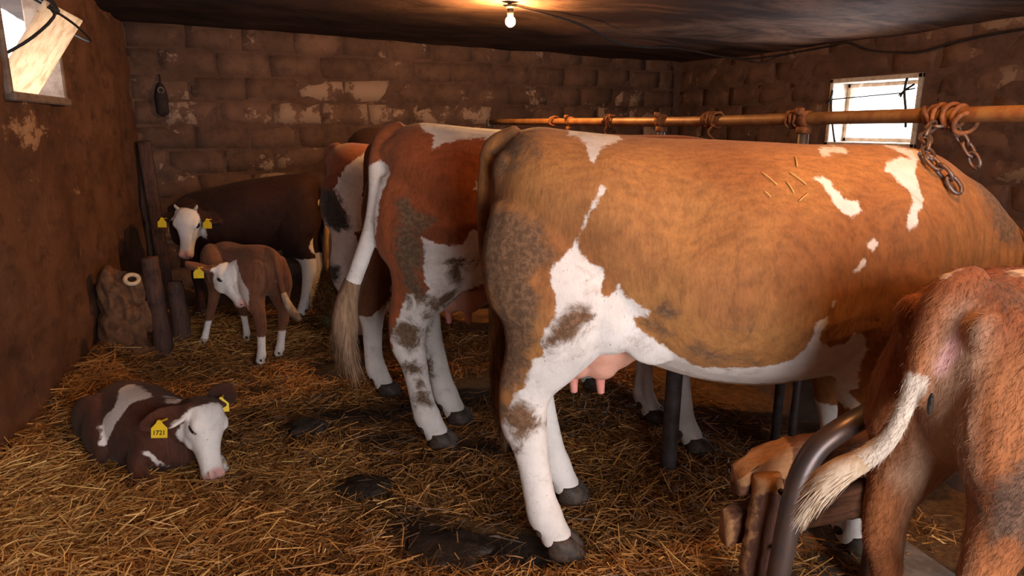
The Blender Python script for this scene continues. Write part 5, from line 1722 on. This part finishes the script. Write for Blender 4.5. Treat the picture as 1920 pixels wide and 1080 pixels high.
pts = []
for n, reg in ((52000, (-1.0, 1.9, 1.15, 3.0)), (34000, (-0.95, 2.2, 3.0, 4.4)), (15000, (-0.9, 1.6, 4.4, 5.9)), (16000, (-1.0, 0.4, 1.6, 3.2)), (4000, (1.6, 2.4, 1.4, 3.2))):
    X, Y = scatter(n, reg)
    pts.append(np.stack([X, Y], 1))
XY = np.concatenate(pts)
X, Y = XY[:, 0], XY[:, 1]
dg_ = dung_field(X, Y)
dens = np.array([mnoise.fractal(Vector((x * 1.7, y * 1.7, 3.3)), 0.9, 2.0, 3) for x, y in XY])
leftness = np.clip((0.55 - X) / 0.9, 0, 1) * np.clip((3.3 - Y) / 0.5, 0, 1)
leftness = np.maximum(leftness, np.clip(1 - ((X + 0.1) / 0.7) ** 2 - ((Y - 4.9) / 0.7) ** 2, 0, 1) * 0.7)
leftness = np.maximum(leftness, np.clip(1 - ((X - 1.35) / 0.4) ** 2 - ((Y - 1.75) / 0.5) ** 2, 0, 1) * 0.8)
keep = (dg_ < rng.normal(0.10, 0.30, len(X))) & (rng.uniform(0, 1, len(X)) < 0.35 + 0.65 * np.clip(0.5 + dens + leftness, 0, 1)) & (X > wall_left_x(Y) + 0.03)
X, Y, dens, leftness = X[keep], Y[keep], dens[keep], leftness[keep]
n = len(X)
dgk = dg_[keep]
Z = floor_z(X, Y) + np.abs(rng.normal(0, 0.016, n)) * (0.7 + 1.2 * leftness) + 0.006
th = rng.uniform(0, 2 * math.pi, n)
pit = rng.normal(0, 0.22, n) + 0.10 * leftness
D = np.stack([np.cos(th) * np.cos(pit), np.sin(th) * np.cos(pit), np.sin(pit)], 1)
Ln = np.clip(rng.lognormal(-2.5, 0.55, n), 0.02, 0.26)
Wd = rng.uniform(0.0022, 0.0052, n)
tint = np.clip(rng.normal(0.34, 0.2, n) + 0.30 * leftness + 0.25 * dens - 0.28 * (dgk > -0.15), 0.0, 1.0)
o = strands('straw_bedding', np.stack([X, Y, Z], 1), D, Ln, Wd, tint, M['straw'])
tag(o, 'loose golden straw bedding scattered over the stable floor', 'straw', kind='stuff')

# hay heap behind the dark heifer
hp = empty('hay_heap', U(-1.27, 5.0))
tag(hp, 'dull green hay heap in the shadow behind the dark heifer', 'hay')
bm = bmesh.new()
ellipsoid(bm, (0, 0, 0.08), (0.17, 0.2, 0.30), u=28, v=18)
for v in bm.verts:
    v.co += v.co.normalized() * 0.05 * mnoise.noise(v.co * 9)
bm_obj('core', bm, M['hay'], hp)
n = 5000
v3 = rng.normal(size=(n, 3)); v3 /= np.linalg.norm(v3, axis=1)[:, None]; v3[:, 2] = np.abs(v3[:, 2])
P = v3 * np.array([0.18, 0.21, 0.31]) + np.array([0, 0, 0.08])
hs_ = strands('hay_strands', P, rng.normal(size=(n, 3)) + v3 * 0.3, rng.uniform(0.04, 0.14, n), rng.uniform(0.002, 0.004, n), np.clip(rng.normal(0.25, 0.15, n), 0, 1), M['straw'], 0.25, hp)
hs_['kind'] = 'stuff'

# dung heaps
for i, (x, y, r_, hgt, lab) in enumerate(((0.44, 2.60, 0.10, 0.035, 'dark cow pat on the straw left of the front cow hind hoof'), (0.29, 3.27, 0.085, 0.05, 'dark wet dung lump in the straw behind the lying calf'), (0.62, 2.08, 0.12, 0.025, 'flat dark cow pat in the gutter at the bottom edge'), (0.57, 4.02, 0.16, 0.05, 'dark dung heap beside the hind hooves of the standing small calf'))):
    bm = bmesh.new()
    bmesh.ops.create_icosphere(bm, subdivisions=4, radius=1.0)
    for v in bm.verts:
        q = v.co.copy()
        a = 1 + 0.30 * mnoise.noise(q * 1.7 + Vector((i * 5, 0, 0))) + 0.12 * mnoise.noise(q * 5 + Vector((i, 0, 0)))
        v.co = Vector((q.x * r_ * a * 1.25, q.y * r_ * a, max(q.z, -0.3) * hgt * a))
    o = bm_obj('cow_pat', bm, M['dung'])
    o.location = (x, y, float(floor_z(x, y)) + 0.008)
    o.rotation_euler = (0, 0, -PSI)
    tag(o, lab, 'dung')
